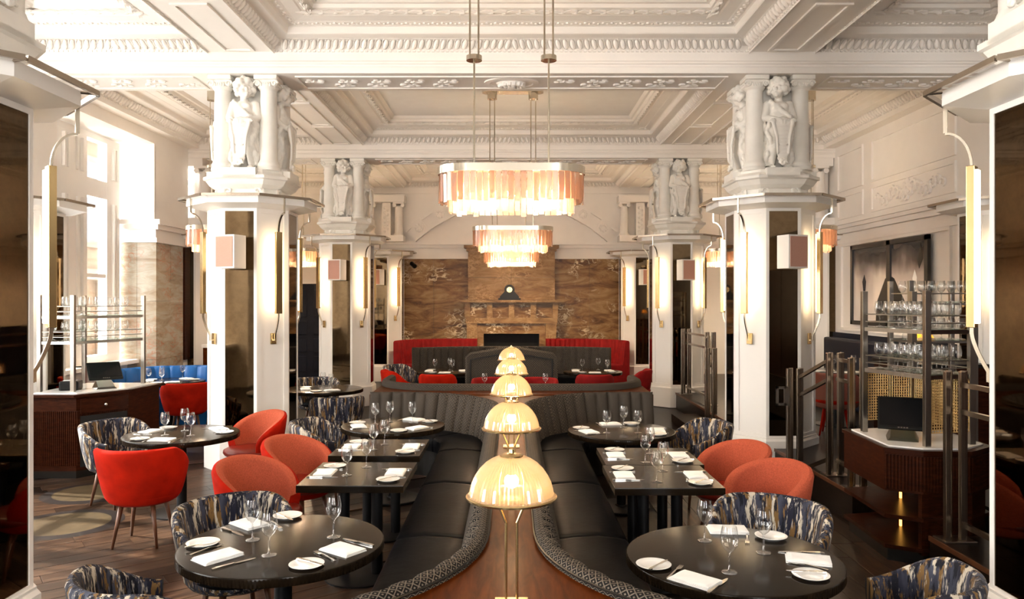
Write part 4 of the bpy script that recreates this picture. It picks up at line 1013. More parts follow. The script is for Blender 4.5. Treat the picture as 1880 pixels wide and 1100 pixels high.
q = MB(); q.box((-.28, -.09, 0), (.28, .09, .05)); q.box((-.24, -.08, .05), (.24, .08, .09))
q.add([(-.24, -.07, .09), (.24, -.07, .09), (.12, -.07, .22), (-.12, -.07, .22), (-.24, .07, .09), (.24, .07, .09), (.12, .07, .22), (-.12, .07, .22)], [(0,1,2,3),(7,6,5,4),(0,4,5,1),(1,5,6,2),(2,6,7,3),(3,7,4,0)])
q.lathe([(.13, -.06), (.13, .06)], 28, M=Matrix.Translation((0, 0, .26)) @ Matrix.Rotation(PI/2, 4, 'X')); q.obj('case', 'ebony', ck)
MB().lathe([(.075, 0), (.07, .012), (.001, .014)], 24, M=Matrix.Translation((0, -.06, .26)) @ Matrix.Rotation(PI/2, 4, 'X'), cap0=False).obj('dial', 'brass', ck, True)
q = MB(); q.box((-.004, -.082, .26), (.004, -.077, .31)); q.box((0, -.082, .256), (.04, -.077, .264)); q.obj('hand', 'ebony', ck)
# small camera on the marble wall top-left
scam = thing('security_camera', 'small black security camera high on the wall left of the fireplace', 'camera', (-2.55, YB - .1, 2.92))
MB().box((-.02, 0, 0), (.02, .1, .04)).obj('mount', 'black_plastic', scam); MB().cyl((0, 0, .0), (.10, -.16, -.08), .055, n=12).obj('body', 'black_plastic', scam)

# framed double photograph on the right wall
pf_ = thing('framed_photograph', 'large black framed black-and-white photograph in two halves on the right wall', 'picture', (XW - .045, 0, 0))
y0, y1, z0, z1 = 10.75, 13.2, 1.57, 2.93; ym = 11.88
q = MB()
for (a, b, c, d) in ((y0, y1, z0, z0+.07), (y0, y1, z1-.07, z1), (y0, y0+.09, z0, z1), (y1-.07, y1, z0, z1), (ym-.06, ym+.06, z0, z1)): q.box((-.05, a, c), (0, b, d))
q.obj('frame', 'picture_black', pf_)
MB().box((-.02, y0+.09, z0+.07), (-.005, ym-.06, z1-.07)).obj('print', 'print', pf_); MB().box((-.02, ym+.06, z0+.07), (-.005, y1-.07, z1-.07)).obj('print', 'print', pf_)
# printed figures (flat shapes of the photograph itself): striped tent in the middle, two dressed figures, hanging fish
def flat(poly, name, mat, o):
    n = len(poly); q = MB(); q.add([(-.0235, y, z) for y, z in poly] + [(-.0205, y, z) for y, z in poly], [tuple(range(n)), tuple(range(2*n-1, n-1, -1))] + [(i, n+i, n+(i+1) % n, (i+1) % n) for i in range(n)]); q.obj(name, mat, o)
flat([(ym+.06, 1.64), (ym+.06, 2.36), (ym+.14, 2.33), (ym+.42, 1.95), (ym+.45, 1.64)], 'printed_tent', 'picture_black', pf_)
flat([(ym-.06, 1.64), (ym-.06, 2.36), (ym-.14, 2.33), (ym-.48, 1.95), (ym-.50, 1.64)], 'printed_tent', 'picture_black', pf_)
flat([(ym+.75, 1.64), (ym+.95, 1.64), (ym+.88, 2.1), (ym+.92, 2.3), (ym+.85, 2.42), (ym+.79, 2.3), (ym+.82, 2.1)], 'printed_figure', 'navy', pf_)
flat([(ym-.62, 1.64), (ym-.86, 1.64), (ym-.78, 2.1), (ym-.80, 2.32), (ym-.74, 2.44), (ym-.68, 2.32), (ym-.70, 2.1)], 'printed_figure', 'linen', pf_)
flat([(ym-.86, 2.45), (ym-.97, 2.6), (ym-.90, 2.82), (ym-.80, 2.6)], 'printed_fish', 'ebony', pf_)
# ------------------------------------------------------------------ tables
ZT = .74
tround_me = MB().lathe([(.47, -.05), (.512, -.048), (.515, -.044), (.515, -.006), (.512, -.002), (.50, 0), (.001, 0)], 64, cap1=False).mesh('tabletop', 'table_wood', True)
q = MB()
for k in range(120): a = k*2*PI/120; q.cbox((.5155*math.cos(a), .5155*math.sin(a), -.025), (.006, .010, .036), None)
tfl_me = None
def flutes(r, n):
    q = MB()
    for k in range(n):
        a = k*2*PI/n; M = Matrix.Rotation(a, 4, 'Z'); q.box((r - .002, -.0045, -.044), (r + .0014, .0045, -.007), M)
    return q.mesh('fluted_edge', 'table_wood')
tfl_me = flutes(.515, 170)
ped_round = MB().lathe([(.045, .012), (.045, .69)], 20).mesh('pedestal', 'black_metal', True)
base_round = MB().lathe([(.27, 0), (.27, .012), (.25, .016), (.06, .02), (.055, .03)], 40, cap1=True).mesh('base', 'black_metal', True)
def round_table(x, y, label, z=0.0):
    t = thing('round_table', label, 'table', (x, y, z), 0)
    link('tabletop', tround_me, t, (0, 0, ZT)); link('fluted_edge', tfl_me, t, (0, 0, ZT)); link('pedestal', ped_round, t); link('base', base_round, t); return t
def square_table(x0, x1, y0, y1, label):
    cx, cy = (x0+x1)/2, (y0+y1)/2; w_, d_ = x1-x0, y1-y0
    t = thing('square_table', label, 'table', (cx, cy, 0), 0)
    MB().cbox((0, 0, ZT-.025), (w_, d_, .05), None, .004).obj('tabletop', 'table_wood', t)
    q = MB(); n = int(w_/.014)
    for k in range(n):
        for s in (-1, 1): q.box((-w_/2 + .01 + k*(w_-.02)/n, s*d_/2 - .003, ZT-.044), (-w_/2 + .01 + (k+.5)*(w_-.02)/n, s*d_/2 + .003, ZT-.008))
    stuff(q.obj('fluted_edge', 'table_wood', t))
    for s in (-1, 1): MB().lathe([(.042, .015), (.042, ZT-.05)], 16, (s*.12, 0, 0)).obj('pedestal', 'black_metal', t, True)
    MB().lathe([(.26, 0), (.26, .012), (.24, .018), (.05, .022)], 36, cap1=True).obj('base', 'black_metal', t, True); return t
T = {}
T['nl'] = (-1.185, 3.93); round_table(*T['nl'], 'round black table in the left foreground')
T['nr'] = (1.085, 3.72); round_table(*T['nr'], 'round black table in the right foreground')
T['fl'] = (-1.19, 7.62); round_table(*T['fl'], 'round black table at the far end of the left banquette')
T['fr'] = (1.06, 7.30); round_table(*T['fr'], 'round black table at the far end of the right banquette')
T['bl'] = (-3.10, 7.12); round_table(*T['bl'], 'round black table on the left between coral and brocade chairs')
T['bb'] = (-2.62, 10.7); round_table(*T['bb'], 'round table in sunlight behind the nearest left pillar')
T['cl'] = (-1.15, 13.3); round_table(*T['cl'], 'round table in the left booth in front of the grey channelled banquette')
T['cr'] = (1.43, 13.3); round_table(*T['cr'], 'round table in the right booth in front of the grey channelled banquette')
T['bo'] = (0.03, 10.75); round_table(*T['bo'], 'round table inside the walnut booth behind the dome lamps')
T['wl'] = (-5.30, 11.75); round_table(*T['wl'], 'round table by the curved blue banquette at the left windows')
T['pr'] = (4.45, 10.4); round_table(*T['pr'], 'round table on the raised floor behind the nearest right pillar', ZP)
T['pq'] = (4.6, 13.3); round_table(*T['pq'], 'round table on the raised floor farther back along the right wall', ZP)
T['s1'] = (-1.095, 5.49); square_table(-1.46, -.73, 5.12, 5.86, 'nearer square black table at the left banquette')
T['s2'] = (-1.11, 6.46); square_table(-1.48, -.74, 6.10, 6.82, 'farther square black table at the left banquette')
T['s3'] = (1.06, 5.405); square_table(.69, 1.43, 5.055, 5.755, 'nearer square black table at the right banquette')
T['s4'] = (1.095, 6.10); square_table(.72, 1.47, 5.765, 6.43, 'farther square black table at the right banquette')

# ------------------------------------------------------------------ chairs
def smooth(x): x = max(0, min(1, x)); return x*x*(3-2*x)
def tub_meshes(outer, inner, seatm, legm, topz=.80, armz=.60, Rt=.355, Rb=.255, th=.062, span=2.2, flat=.42):
    n = 44; zb = .365
    def ring(t):
        th_ = t*span; h = topz - (topz-armz)*smooth((abs(t)-flat)/(1-flat)) if flat > .2 else armz + (topz-armz)*max(0.0, math.cos(t*PI/2))**.62
        def P(r, z): return (r*math.sin(th_), -r*math.cos(th_)*.94 + .02, z)
        def ro(z): return Rb + (Rt-Rb)*max(0, (z-zb)/(topz-zb))**.55
        outp = [P(ro(zb + (h-.03-zb)*k/7.0), zb + (h-.03-zb)*k/7.0) for k in range(8)]
        rt = ro(h-.03)
        outp += [P(rt - .008, h-.008), P(rt - .03, h)]
        inp = [P(rt - .03, h), P(rt - th + .008, h-.012)] + [P(ro(h-.03 + (.44-h+.03)*k/6.0) - th - .004*k/6, h-.04 + (.44-h+.04)*k/6.0) for k in range(7)]
        return outp, inp
    ts = [-1 + 2*k/n for k in range(n+1)]; O = []; I = []
    for t in ts:
        a, b = ring(t); O.append(a); I.append(b)
    qo = MB(); qo.loft(O, False); qo.lathe([(Rb + .004, zb), (Rb - .03, zb - .02), (.001, zb - .025)], 36, (0, .02, 0), False, False, sy=.94)
    # arm ends
    for e in (0, -1):
        loop = O[e] + I[e][1:]; o = len(qo.v); qo.v += loop; qo.f.append(tuple(range(o, o+len(loop))) if e == 0 else tuple(range(o+len(loop)-1, o-1, -1)))
    qo.lathe([(Rb + .004, zb), (Rb + .03, .40), (Rb + .035, .43)], 40, (0, .02, 0), False, False, sy=.94)
    qi = MB(); qi.loft(I, False)
    qs = MB(); qs.lathe([(.10, .40), (.27, .405), (.288, .43), (.284, .455), (.25, .472), (.12, .48), (.001, .482)], 40, (0, .035, 0), sx=1.0, sy=1.02, cap1=False)
    ql = MB(); ql.cyl((0, 0, .36), (.055, .055, 0), .021, .011, 10)
    qo.uvs = None
    R_ = []
    for q, nm, m in ((qo, 'outer_shell', outer), (qi, 'inner_back', inner), (qs, 'seat', seatm), (ql, 'leg', legm)):
        me = q.mesh(nm, m); me.shade_smooth()
        if nm == 'outer_shell': me.set_sharp_from_angle(angle=R(50))
        R_.append(me)
    return R_
TUB = {'brocade': tub_meshes('brocade', 'brocade', 'black_leather', 'chair_wood', .80, .64, .365, .26, .06, 2.2, .40),
       'coral': tub_meshes('red_velvet', 'coral_felt', 'red_leather', 'chair_wood', .825, .54, .35, .25, .085, 2.1, .14),
       'coral2': tub_meshes('coral_felt', 'coral_felt', 'red_leather', 'chair_wood', .825, .56, .35, .25, .085, 2.1, .14),
       'red': tub_meshes('red_velvet', 'coral_felt', 'red_leather', 'chair_wood', .815, .66, .375, .26, .05, 2.0, .5),
       'booth': tub_meshes('red_velvet', 'red_velvet', 'red_velvet', 'chair_wood', .80, .60, .33, .25, .06, 2.1, .42),
       'deep': tub_meshes('deep_red', 'deep_red', 'deep_red', 'chair_wood', .80, .60, .33, .25, .06, 2.1, .42),
       'hound': tub_meshes('houndstooth', 'houndstooth', 'red_velvet', 'red_velvet', .80, .60, .33, .25, .05, 1.9, .42)}
for k in ('hound',):
    me = TUB[k][0]
    for mm in TUB[k][:2]:
        ul = mm.uv_layers.new(name='UVMap')
        for l in mm.loops:
            c = mm.vertices[l.vertex_index].co; ul.data[l.index].uv = (math.atan2(c.x, -c.y)*.35, c.z)
def chair(kind, x, y, tx, ty, label, z=0.0, group='tub dining chairs'):
    """Tub chair standing at (x, y), facing the point (tx, ty)."""
    a = math.atan2(ty-y, tx-x) - PI/2
    t = thing('tub_chair', label, 'chair', (x, y, z), a, group); m = TUB[kind]
    link('outer_shell', m[0], t); link('inner_back', m[1], t); link('seat', m[2], t)
    for k in range(4):
        b = PI/4 + k*PI/2; l = link('leg', m[3], t, (.17*math.cos(b), .17*math.sin(b) + .02, 0)); l.rotation_euler = (0, 0, b - PI/4)
    return t
chair('brocade', -1.62, 4.45, *T['nl'], 'blue and ochre brocade tub chair behind the round table in the left foreground')
chair('brocade', -1.62, 3.38, *T['nl'], 'brocade tub chair at the bottom left edge, its curved back toward the camera')
chair('brocade', 1.50, 4.42, 1.05, 3.70, 'blue and ivory brocade tub chair behind the round table in the right foreground')
chair('brocade', 1.76, 3.39, 1.0, 3.9, 'brocade tub chair in the bottom right corner beside the foreground table')
chair('coral', -1.86, 5.56, -1.0, 5.10, 'coral tub chair at the nearer square table by the left banquette')
chair('coral', -1.80, 6.44, -1.0, 6.0, 'coral tub chair at the farther square table by the left banquette')
chair('coral2', 1.83, 5.44, 1.0, 5.0, 'coral felt tub chair at the nearer square table by the right banquette')
chair('coral2', 1.80, 6.20, 1.0, 5.8, 'coral felt tub chair at the farther square table by the right banquette')
chair('red', -3.03, 6.22, -3.08, 7.1, 'bright red velvet tub chair with its back to the camera at the left round table')
chair('brocade', -3.86, 7.42, -3.1, 7.05, 'dark brocade tub chair on the left side of the left round table')
chair('coral', -2.66, 7.88, -3.3, 7.1, 'coral tub chair at the left round table, in front of the pillar')
chair('brocade', -1.88, 7.52, -1.2, 7.5, 'brocade tub chair at the round table at the far end of the left banquette')
chair('brocade', -2.20, 9.55, -2.6, 10.6, 'brocade tub chair seen from behind beside the nearest left pillar')
chair('brocade', -2.95, 11.5, -2.6, 10.7, 'brocade tub chair in bright sunlight behind the nearest left pillar')
chair('brocade', 1.84, 7.42, 1.1, 7.25, 'brocade tub chair at the round table at the far end of the right banquette')
chair('red', -4.70, 10.95, -5.2, 11.7, 'red tub chair at the table by the blue banquette, nearer one')
chair('red', -4.48, 11.75, -5.3, 11.75, 'red tub chair at the table by the blue banquette, partly behind the pillar')
chair('booth', -1.20, 12.35, -1.15, 13.3, 'orange-red velvet armchair with its back to the camera in the left booth')
chair('booth', -1.95, 12.95, -1.15, 13.3, 'orange-red velvet armchair at the left end of the left booth table')
chair('brocade', -2.02, 13.85, -1.15, 13.4, 'small brocade chair beside the grey channelled banquette in the left booth')
chair('deep', 1.35, 12.3, 1.40, 13.3, 'deep red armchair with its back to the camera in the right booth')
chair('deep', 2.14, 13.05, 1.43, 13.3, 'deep red armchair at the right end of the right booth table')
chair('deep', -.30, 11.5, 0, 10.7, 'deep red chair inside the walnut booth, left of the dome lamps')
chair('deep', .40, 11.5, 0.1, 10.7, 'deep red chair inside the walnut booth, right of the dome lamps')
chair('hound', 4.12, 9.62, 4.6, 10.5, 'red chair with checked back on the raised floor behind the right railing', ZP)
chair('booth', 4.25, 12.6, 4.6, 13.3, 'red chair on the raised floor behind the second railing', ZP)

# ------------------------------------------------------------------ tableware
gp = [(.036, 0), (.037, .002), (.034, .004), (.012, .008), (.005, .014), (.004, .06), (.0045, .088), (.012, .096), (.026, .108), (.037, .128), (.041, .150), (.040, .172), (.036, .196), (.032, .214)]
q = MB(); q.lathe(gp, 28, cap1=False); glass_me = q.mesh('bowl_and_stem', 'wine_glass'); glass_me.shade_smooth()
def wine_glass(x, y, z, label, group=None, s=1.0):
    o = link('wine_glass', glass_me, None, (x, y, z)); o.scale = (s, s, s); return tag(o, label, 'wine glass', group)
plate_me = MB().lathe([(.048, 0), (.05, .004), (.056, .006), (.082, .011), (.083, .013), (.080, .0135), (.056, .0085), (.05, .007), (.001, .007)], 40, cap1=False).mesh('side_plate', 'porcelain', True)
def napkin_mesh():
    q = MB(); nx, ny = 12, 8; w_, d_ = .205, .135
    for layer in range(3):
        z0 = .001 + layer*.0055; g = .004*layer; wv = w_ - g*1.5; dv = d_ - g
        top = [[(-wv/2 + wv*i/nx + (layer*.003), -dv/2 + dv*j/ny, z0 + .005 + .0018*math.sin(i*.9 + layer)*math.sin(j*.7 + layer*2) - .003*((i in (0, nx)) or (j in (0, ny)))) for i in range(nx+1)] for j in range(ny+1)]
        vs = [p for r_ in top for p in r_]; m = nx+1; fs = [(j*m+i, j*m+i+1, (j+1)*m+i+1, (j+1)*m+i) for j in range(ny) for i in range(nx)]
        bo = len(vs); vs += [(p[0], p[1], z0 - .0005) for p in vs]; fs += [tuple(bo + k for k in reversed(f_)) for f_ in fs]
        per = [i for i in range(nx)] + [j*m+nx for j in range(ny)] + [ny*m+i for i in range(nx, 0, -1)] + [j*m for j in range(ny, 0, -1)]
        fs += [(per[k], bo+per[k], bo+per[(k+1) % len(per)], per[(k+1) % len(per)]) for k in range(len(per))]
        q.add(vs, fs)
    return q.mesh('napkin', 'linen')
napkin_me = napkin_mesh()
def strip(mb, secs):            # flat lofted bar along x: (x, halfwidth, z0, z1)
    rings = [[(x, -w_, a), (x, w_, a), (x, w_, b), (x, -w_, b)] for (x, w_, a, b) in secs]; mb.loft(rings)
q = MB(); strip(q, [(-.11, .007, .001, .007), (-.09, .009, .001, .009), (-.02, .0065, .002, .008), (.0, .005, .003, .008)])
strip(q, [(.0, .006, .004, .006), (.02, .0095, .003, .005), (.08, .0095, .002, .0035), (.11, .003, .002, .003)]); knife_me = q.mesh('knife', 'silver')
q = MB(); strip(q, [(-.10, .0085, .001, .004), (-.07, .006, .002, .006), (.02, .0035, .008, .011), (.04, .006, .006, .0085), (.055, .0115, .004, .006), (.065, .0115, .003, .005)])
for k in range(4):
    y = -.0096 + k*.0064; strip(q, [(.064, .0019, .003, .005), (.09, .0017, .003, .005), (.108, .0010, .006, .0075)]); n8 = len(q.v)
    for i in range(n8 - 12, n8): q.v[i] = (q.v[i][0], q.v[i][1] + y, q.v[i][2])
fork_me = q.mesh('fork', 'silver')
sw = .72
def lay(me, name, p, d, z, label, cat, group, scale=1.0, dz=0.0):
    o = link(name, me, None, (p[0], p[1], z + dz)); o.rotation_euler = (0, 0, math.atan2(d[1], d[0])); o.scale = (scale,)*3
    return tag(o, label, cat, group)
def lay2(me, name, pa, pb, label, cat, group, scale=1.0, dz=0.0):   # oriented by two photo points on the table plane
    a = at(*pa, ZT + dz); b = at(*pb, ZT + dz); m = (a+b)/2; return lay(me, name, m, b-a, ZT, label, cat, group, scale, dz)
NL = 'of the left foreground table'; NR = 'of the right foreground table'
def plate_at(px, py, label): p = at(px, py, ZT); return tag(link('side_plate', plate_me, None, (p.x, p.y, ZT)), label, 'plate', 'white side plates')
for (px, py, who) in ((372.6, 999.5, 'at the left seat'), (528, 949, 'at the far seat'), (563, 1039, 'at the near right seat')): plate_at(px, py, 'white side plate %s %s' % (who, NL))
for (a, b, who) in (((355, 1037), (442, 1012), 'at the left seat'), ((437, 956), (479, 971), 'at the far seat'), ((596.7, 1001.8), (662.4, 1021), 'at the right seat')):
    lay2(napkin_me, 'napkin', a, b, 'folded white napkin %s %s' % (who, NL), 'napkin', 'folded white napkins')
for (a, b, who) in (((380, 1050), (477.6, 1023), 'at the left seat'), ((400.5, 968), (454, 987), 'at the far seat'), ((692, 1005), (624, 988), 'at the right seat')):
    lay2(knife_me, 'dinner_knife', a, b, 'silver dinner knife %s %s' % (who, NL), 'knife', 'silver dinner knives')
for (a, b, who) in (((339, 1023), (416, 998), 'at the left seat'), ((496.6, 956), (518, 973), 'at the far seat'), ((626, 1036), (570, 1009.6), 'at the right seat')):
    lay2(fork_me, 'fork', a, b, 'silver fork %s %s' % (who, NL), 'fork', 'silver forks', .9)
for (a, b, who) in (((337, 1007), (407, 993), 'at the left seat'), ((504, 941.5), (543.5, 958), 'at the far seat'), ((539, 1025), (601.6, 1039.7), 'at the near right seat')):
    lay2(knife_me, 'butter_knife', a, b, 'butter knife on the plate %s %s' % (who, NL), 'knife', 'butter knives on side plates', .8, .0135)
for (px, py, who) in ((464, 991.7, 'standing farther left'), (494, 1019.6, 'standing nearest the camera'), (612.8, 986, 'standing on the right')):
    p = at(px, py, ZT); wine_glass(p.x, p.y, ZT, 'empty wine glass %s %s' % (who, NL), 'wine glasses on tables')
for (px, py, who) in ((1200, 1039.7, 'at the near left seat'), (1415.5, 986.8, 'at the far seat'), (1488.6, 1058.7, 'at the right seat')): plate_at(px, py, 'white side plate %s %s' % (who, NR))
for (a, b, who) in (((1250.6, 1059.8), (1301, 1074.8), 'at the near seat'), ((1315, 974), (1355.6, 975), 'at the far seat'), ((1438, 1025), (1530, 1034), 'at the right seat')):
    lay2(napkin_me, 'napkin', a, b, 'folded white napkin %s %s' % (who, NR), 'napkin', 'folded white napkins')
for (a, b, who) in (((1294, 1095.6), (1341, 1058.7), 'at the near seat'), ((1523.6, 1018), (1419, 1013), 'at the right seat')):
    lay2(knife_me, 'dinner_knife', a, b, 'silver dinner knife %s %s' % (who, NR), 'knife', 'silver dinner knives')
for (a, b, who) in (((1217, 1071), (1258.5, 1034), 'at the near seat'), ((1370.8, 972.7), (1372.4, 1007), 'at the far seat'), ((1527.7, 1049), (1441.6, 1032), 'at the right seat')):
    lay2(fork_me, 'fork', a, b, 'silver fork %s %s' % (who, NR), 'fork', 'silver forks', .9)
for (a, b, who) in (((1186, 1051), (1231.6, 1024.8), 'at the near left seat'), ((1532, 1053), (1429, 1047), 'at the right seat')):
    lay2(knife_me, 'butter_knife', a, b, 'butter knife on the plate %s %s' % (who, NR), 'knife', 'butter knives on side plates', .8, .0135)
for (px, py, who) in ((1294, 992.8, 'standing farther left'), (1402, 1015, 'standing on the right by the plate'), (1339, 1051, 'standing nearest the camera')):
    p = at(px, py, ZT); wine_glass(p.x, p.y, ZT, 'empty wine glass %s %s' % (who, NR), 'wine glasses on tables')
def setting(key, ang, r, who, where, z=0.0, full=True):
    """One cover: seat at angle ang (degrees) round the table centre."""
    cx, cy = T[key]; a = R(ang); out = Vector((math.cos(a), math.sin(a))); rt = Vector((-math.sin(a), math.cos(a)))
    c = Vector((cx, cy)) + out*r; zt = ZT + z; w_ = '%s on the %s' % (who, where); back = -out
    lay(napkin_me, 'napkin', c, rt, zt, 'folded white napkin %s' % w_, 'napkin', 'folded white napkins')
    lay(knife_me, 'dinner_knife', c + rt*.125 + back*.01, back, zt, 'silver dinner knife %s' % w_, 'knife', 'silver dinner knives') if full else None
    lay(fork_me, 'fork', c - rt*.125 + back*.0, back, zt, 'silver fork %s' % w_, 'fork', 'silver forks', .9) if full else None
    pc = c - rt*.215 + back*.02
    if (pc - Vector((cx, cy))).length > .42: pc = Vector((cx, cy)) + (pc - Vector((cx, cy))).normalized()*.42
    tag(link('side_plate', plate_me, None, (pc.x, pc.y, zt)), 'white side plate %s' % w_, 'plate', 'white side plates')
    if full: lay(knife_me, 'butter_knife', pc, (rt*.8 + out*.6), zt, 'butter knife %s' % w_, 'knife', 'butter knives on side plates', .8, .0135)
for k, w_ in (('s1', 'nearer left square table'), ('s2', 'farther left square table')):
    setting(k, 180, .255, 'on the chair side', w_); setting(k, 0, .255, 'on the banquette side', w_)
for k, w_ in (('s3', 'nearer right square table'), ('s4', 'farther right square table')):
    setting(k, 180, .255, 'on the banquette side', w_); setting(k, 0, .255, 'on the chair side', w_)
for (px, py, w_) in ((637, 873, 'on the left of the nearer square table at the left banquette'), (673, 858, 'on the right of the nearer square table at the left banquette'),
                     (686, 826, 'on the left of the farther square table at the left banquette'), (706, 816, 'on the right of the farther square table at the left banquette'),
                     (1206, 885, 'nearest the camera on the nearer square table at the right banquette'), (1217, 865, 'at the back of the nearer square table at the right banquette'),
                     (1185, 849, 'on the left of the farther square table at the right banquette'), (1193, 833, 'at the back of the farther square table at the right banquette'),
                     (689, 779, 'on the left of the round table ending the left banquette'), (716, 775, 'in the middle of the round table ending the left banquette'), (757, 776, 'on the right of the round table ending the left banquette'),
                     (1114, 795, 'on the left of the round table ending the right banquette'), (1145, 785, 'at the back of the round table ending the right banquette'), (1171, 795, 'on the right of the round table ending the right banquette'),
                     (303, 799, 'on the left of the round table between coral and brocade chairs'), (339, 791, 'at the back of the round table between coral and brocade chairs'), (350, 800, 'on the right of the round table between coral and brocade chairs')):
    p = at(px, py, ZT); wine_glass(p.x, p.y, ZT, 'empty wine glass %s' % w_, 'wine glasses on tables')
for k, w_, angs in (('fl', 'round table ending the left banquette', ((200, 'at the left'), (60, 'at the back'), (-40, 'at the right'))),
                    ('fr', 'round table ending the right banquette', ((-160, 'at the left'), (100, 'at the far side'), (-5, 'at the right'))),
                    ('bl', 'left round table by the red chair', ((165, 'at the left'), (-95, 'at the near side'), (40, 'at the right')))):
    for a, s in angs: setting(k, a, .345, s, w_)
for k, w_, gl in (('cl', 'left booth table', ((-.28, -.02), (.05, .2), (.12, -.1), (.34, .02))), ('cr', 'right booth table', ((-.22, -.05), (.12, .25), (.24, -.1)))):
    for i, (dx, dy) in enumerate(gl): wine_glass(T[k][0]+dx, T[k][1]+dy, ZT, 'wine glass on the %s, %s from the left' % (w_, ('first', 'second', 'third', 'fourth')[i]), 'wine glasses on tables')
    for a, s in ((180, 'at the left'), (-90, 'at the near side'), (10, 'at the right')): setting(k, a, .30, s, w_, 0, False)
for dx, s in ((-.41, 'left'), (.45, 'right')): wine_glass(T['bo'][0]+dx, T['bo'][1]-.02, ZT, 'wine glass inside the walnut booth, %s of the dome lamps' % s, 'wine glasses on tables')
for i, (px, py) in enumerate(((274, 701), (297, 698), (307, 703), (340, 695))):
    p = at(px, py, ZT); wine_glass(p.x, p.y, ZT, 'wine glass on the table by the blue banquette, %s from the left' % ('first', 'second', 'third', 'fourth')[i], 'wine glasses on tables')
for a, s in ((200, 'at the left'), (-60, 'at the near side'), (60, 'at the far side')): setting('wl', a, .30, s, 'table by the blue banquette', 0, False)
for i, (dx, dy) in enumerate(((.22, .15), (.38, -.05))): wine_glass(T['bb'][0]+dx-.3, T['bb'][1]+dy, ZT, 'wine glass on the sunlit table behind the pillar, %s one' % ('left', 'right')[i], 'wine glasses on tables')
for a, s in ((200, 'at the left'), (-60, 'at the near side')): setting('bb', a, .28, s, 'sunlit table behind the nearest left pillar', 0, False)
for k, w_ in (('pr', 'raised table behind the nearest right pillar'), ('pq', 'raised table farther back on the right')):
    for i, (dx, dy) in enumerate(((-.35, .1), (-.25, .2), (0, .05), (.25, 0))): wine_glass(T[k][0]+dx, T[k][1]+dy, ZT+ZP, 'wine glass on the %s, %s from the left' % (w_, ('first', 'second', 'third', 'fourth')[i]), 'wine glasses on tables')
    for a, s in ((200, 'at the left'), (-70, 'at the near side')): setting(k, a, .30, s, w_, ZP, False)
# glasses never stand on a napkin: slide a glass off to the nearer side
naps = [o for o in bpy.data.objects if o.name.startswith('napkin')]
for g_ in [o for o in bpy.data.objects if o.name.startswith('wine_glass')]:
    for n_ in naps:
        d = Vector((g_.location.x - n_.location.x, g_.location.y - n_.location.y)); a = n_.rotation_euler.z
        u = d.x*math.cos(a) + d.y*math.sin(a); v = -d.x*math.sin(a) + d.y*math.cos(a)
        if abs(u) < .142 and abs(v) < .108 and abs(g_.location.z - n_.location.z) < .1:
            dv = (.110 - abs(v))*(1 if v >= 0 else -1); du = (.144 - abs(u))*(1 if u >= 0 else -1)
            if abs(dv) < abs(du): g_.location.x += -math.sin(a)*dv; g_.location.y += math.cos(a)*dv
            else: g_.location.x += math.cos(a)*du; g_.location.y += math.sin(a)*du
# ------------------------------------------------------------------ railings on the raised floor
def newel(x, y, z0, z1, label):
    t = thing('railing_post', label, 'railing', (x, y, z0), 0, 'bronze railing posts')
    h = z1 - z0
    for (dx, dy) in ((-.072, -.04), (-.012, .04), (.036, -.04), (.09, .03)):
        MB().cbox((dx, dy, h/2 + .006), (.036, .04, h - .012), None, .005).obj('upright', 'bronze', t)
    MB().cbox((0.008, 0, .006), (.23, .16, .012), None, .003).obj('base_plate', 'steel', t); return t
def rail(a, b, label, low=True):
    t = thing('railing', label, 'railing', (0, 0, 0), 0, 'bronze handrails'); a = Vector(a); b = Vector(b)
    for dz in (0, -.19) + ((-.98,) if low else ()): MB().tube([a + Vector((0, 0, dz)), b + Vector((0, 0, dz))], .021, 4, (1.1, 1.1)).obj('rail', 'bronze', t)
    return t
n0 = newel(3.00, 8.05, 0, 1.27, 'low bronze gate post with square pull at the bottom of the nearest railing')
newel(3.16, 7.42, ZP, 1.48, 'bronze railing post at the top of the step before the right service station')
newel(3.14, 6.90, ZP, 1.47, 'bronze railing post just left of the right glass rack')
newel(3.16, 5.41, ZP, 1.49, 'bronze railing post nearest the camera, in front of the right service station')
rail((3.03, 7.965, 1.18), (3.15, 7.505, 1.40), 'sloping bronze handrail from the low gate post up to the raised floor')
rail((3.155, 7.335, 1.42), (3.145, 6.985, 1.42), 'short level bronze handrail left of the right service station')
rail((3.17, 5.325, 1.40), (3.17, 4.60, 1.40), 'level bronze handrail running behind the pillar at the right edge')
q = MB(); q.box((-.055, -.012, -.10), (.055, .012, -.075)); q.box((-.055, -.012, .075), (.055, .012, .10)); q.box((-.055, -.012, -.10), (-.03, .012, .10)); q.box((.03, -.012, -.10), (.085, .012, .10)); q.obj('pull_handle', 'steel', n0, False, (-.15, -.05, .98))
newel(3.16, 13.75, ZP, 1.47, 'bronze railing post beside the second right pillar')
newel(3.22, 12.3, ZP, 1.47, 'bronze railing post halfway between the right pillars')
newel(2.98, 11.35, 0, 1.27, 'low bronze gate post standing free between the right pillars')
rail((3.16, 13.665, 1.40), (3.21, 12.385, 1.40), 'level bronze handrail beside the second right pillar')
rail((3.19, 12.21, 1.40), (3.0, 11.44, 1.18), 'sloping bronze handrail down to the free-standing low gate post')
newel(3.42, 17.2, ZP, 1.47, 'bronze railing post farthest back near the fireplace wall')
newel(3.42, 16.2, ZP, 1.47, 'bronze railing post behind the second right pillar')
rail((3.42, 17.115, 1.40), (3.42, 16.285, 1.40), 'bronze handrail behind the second right pillar', True)

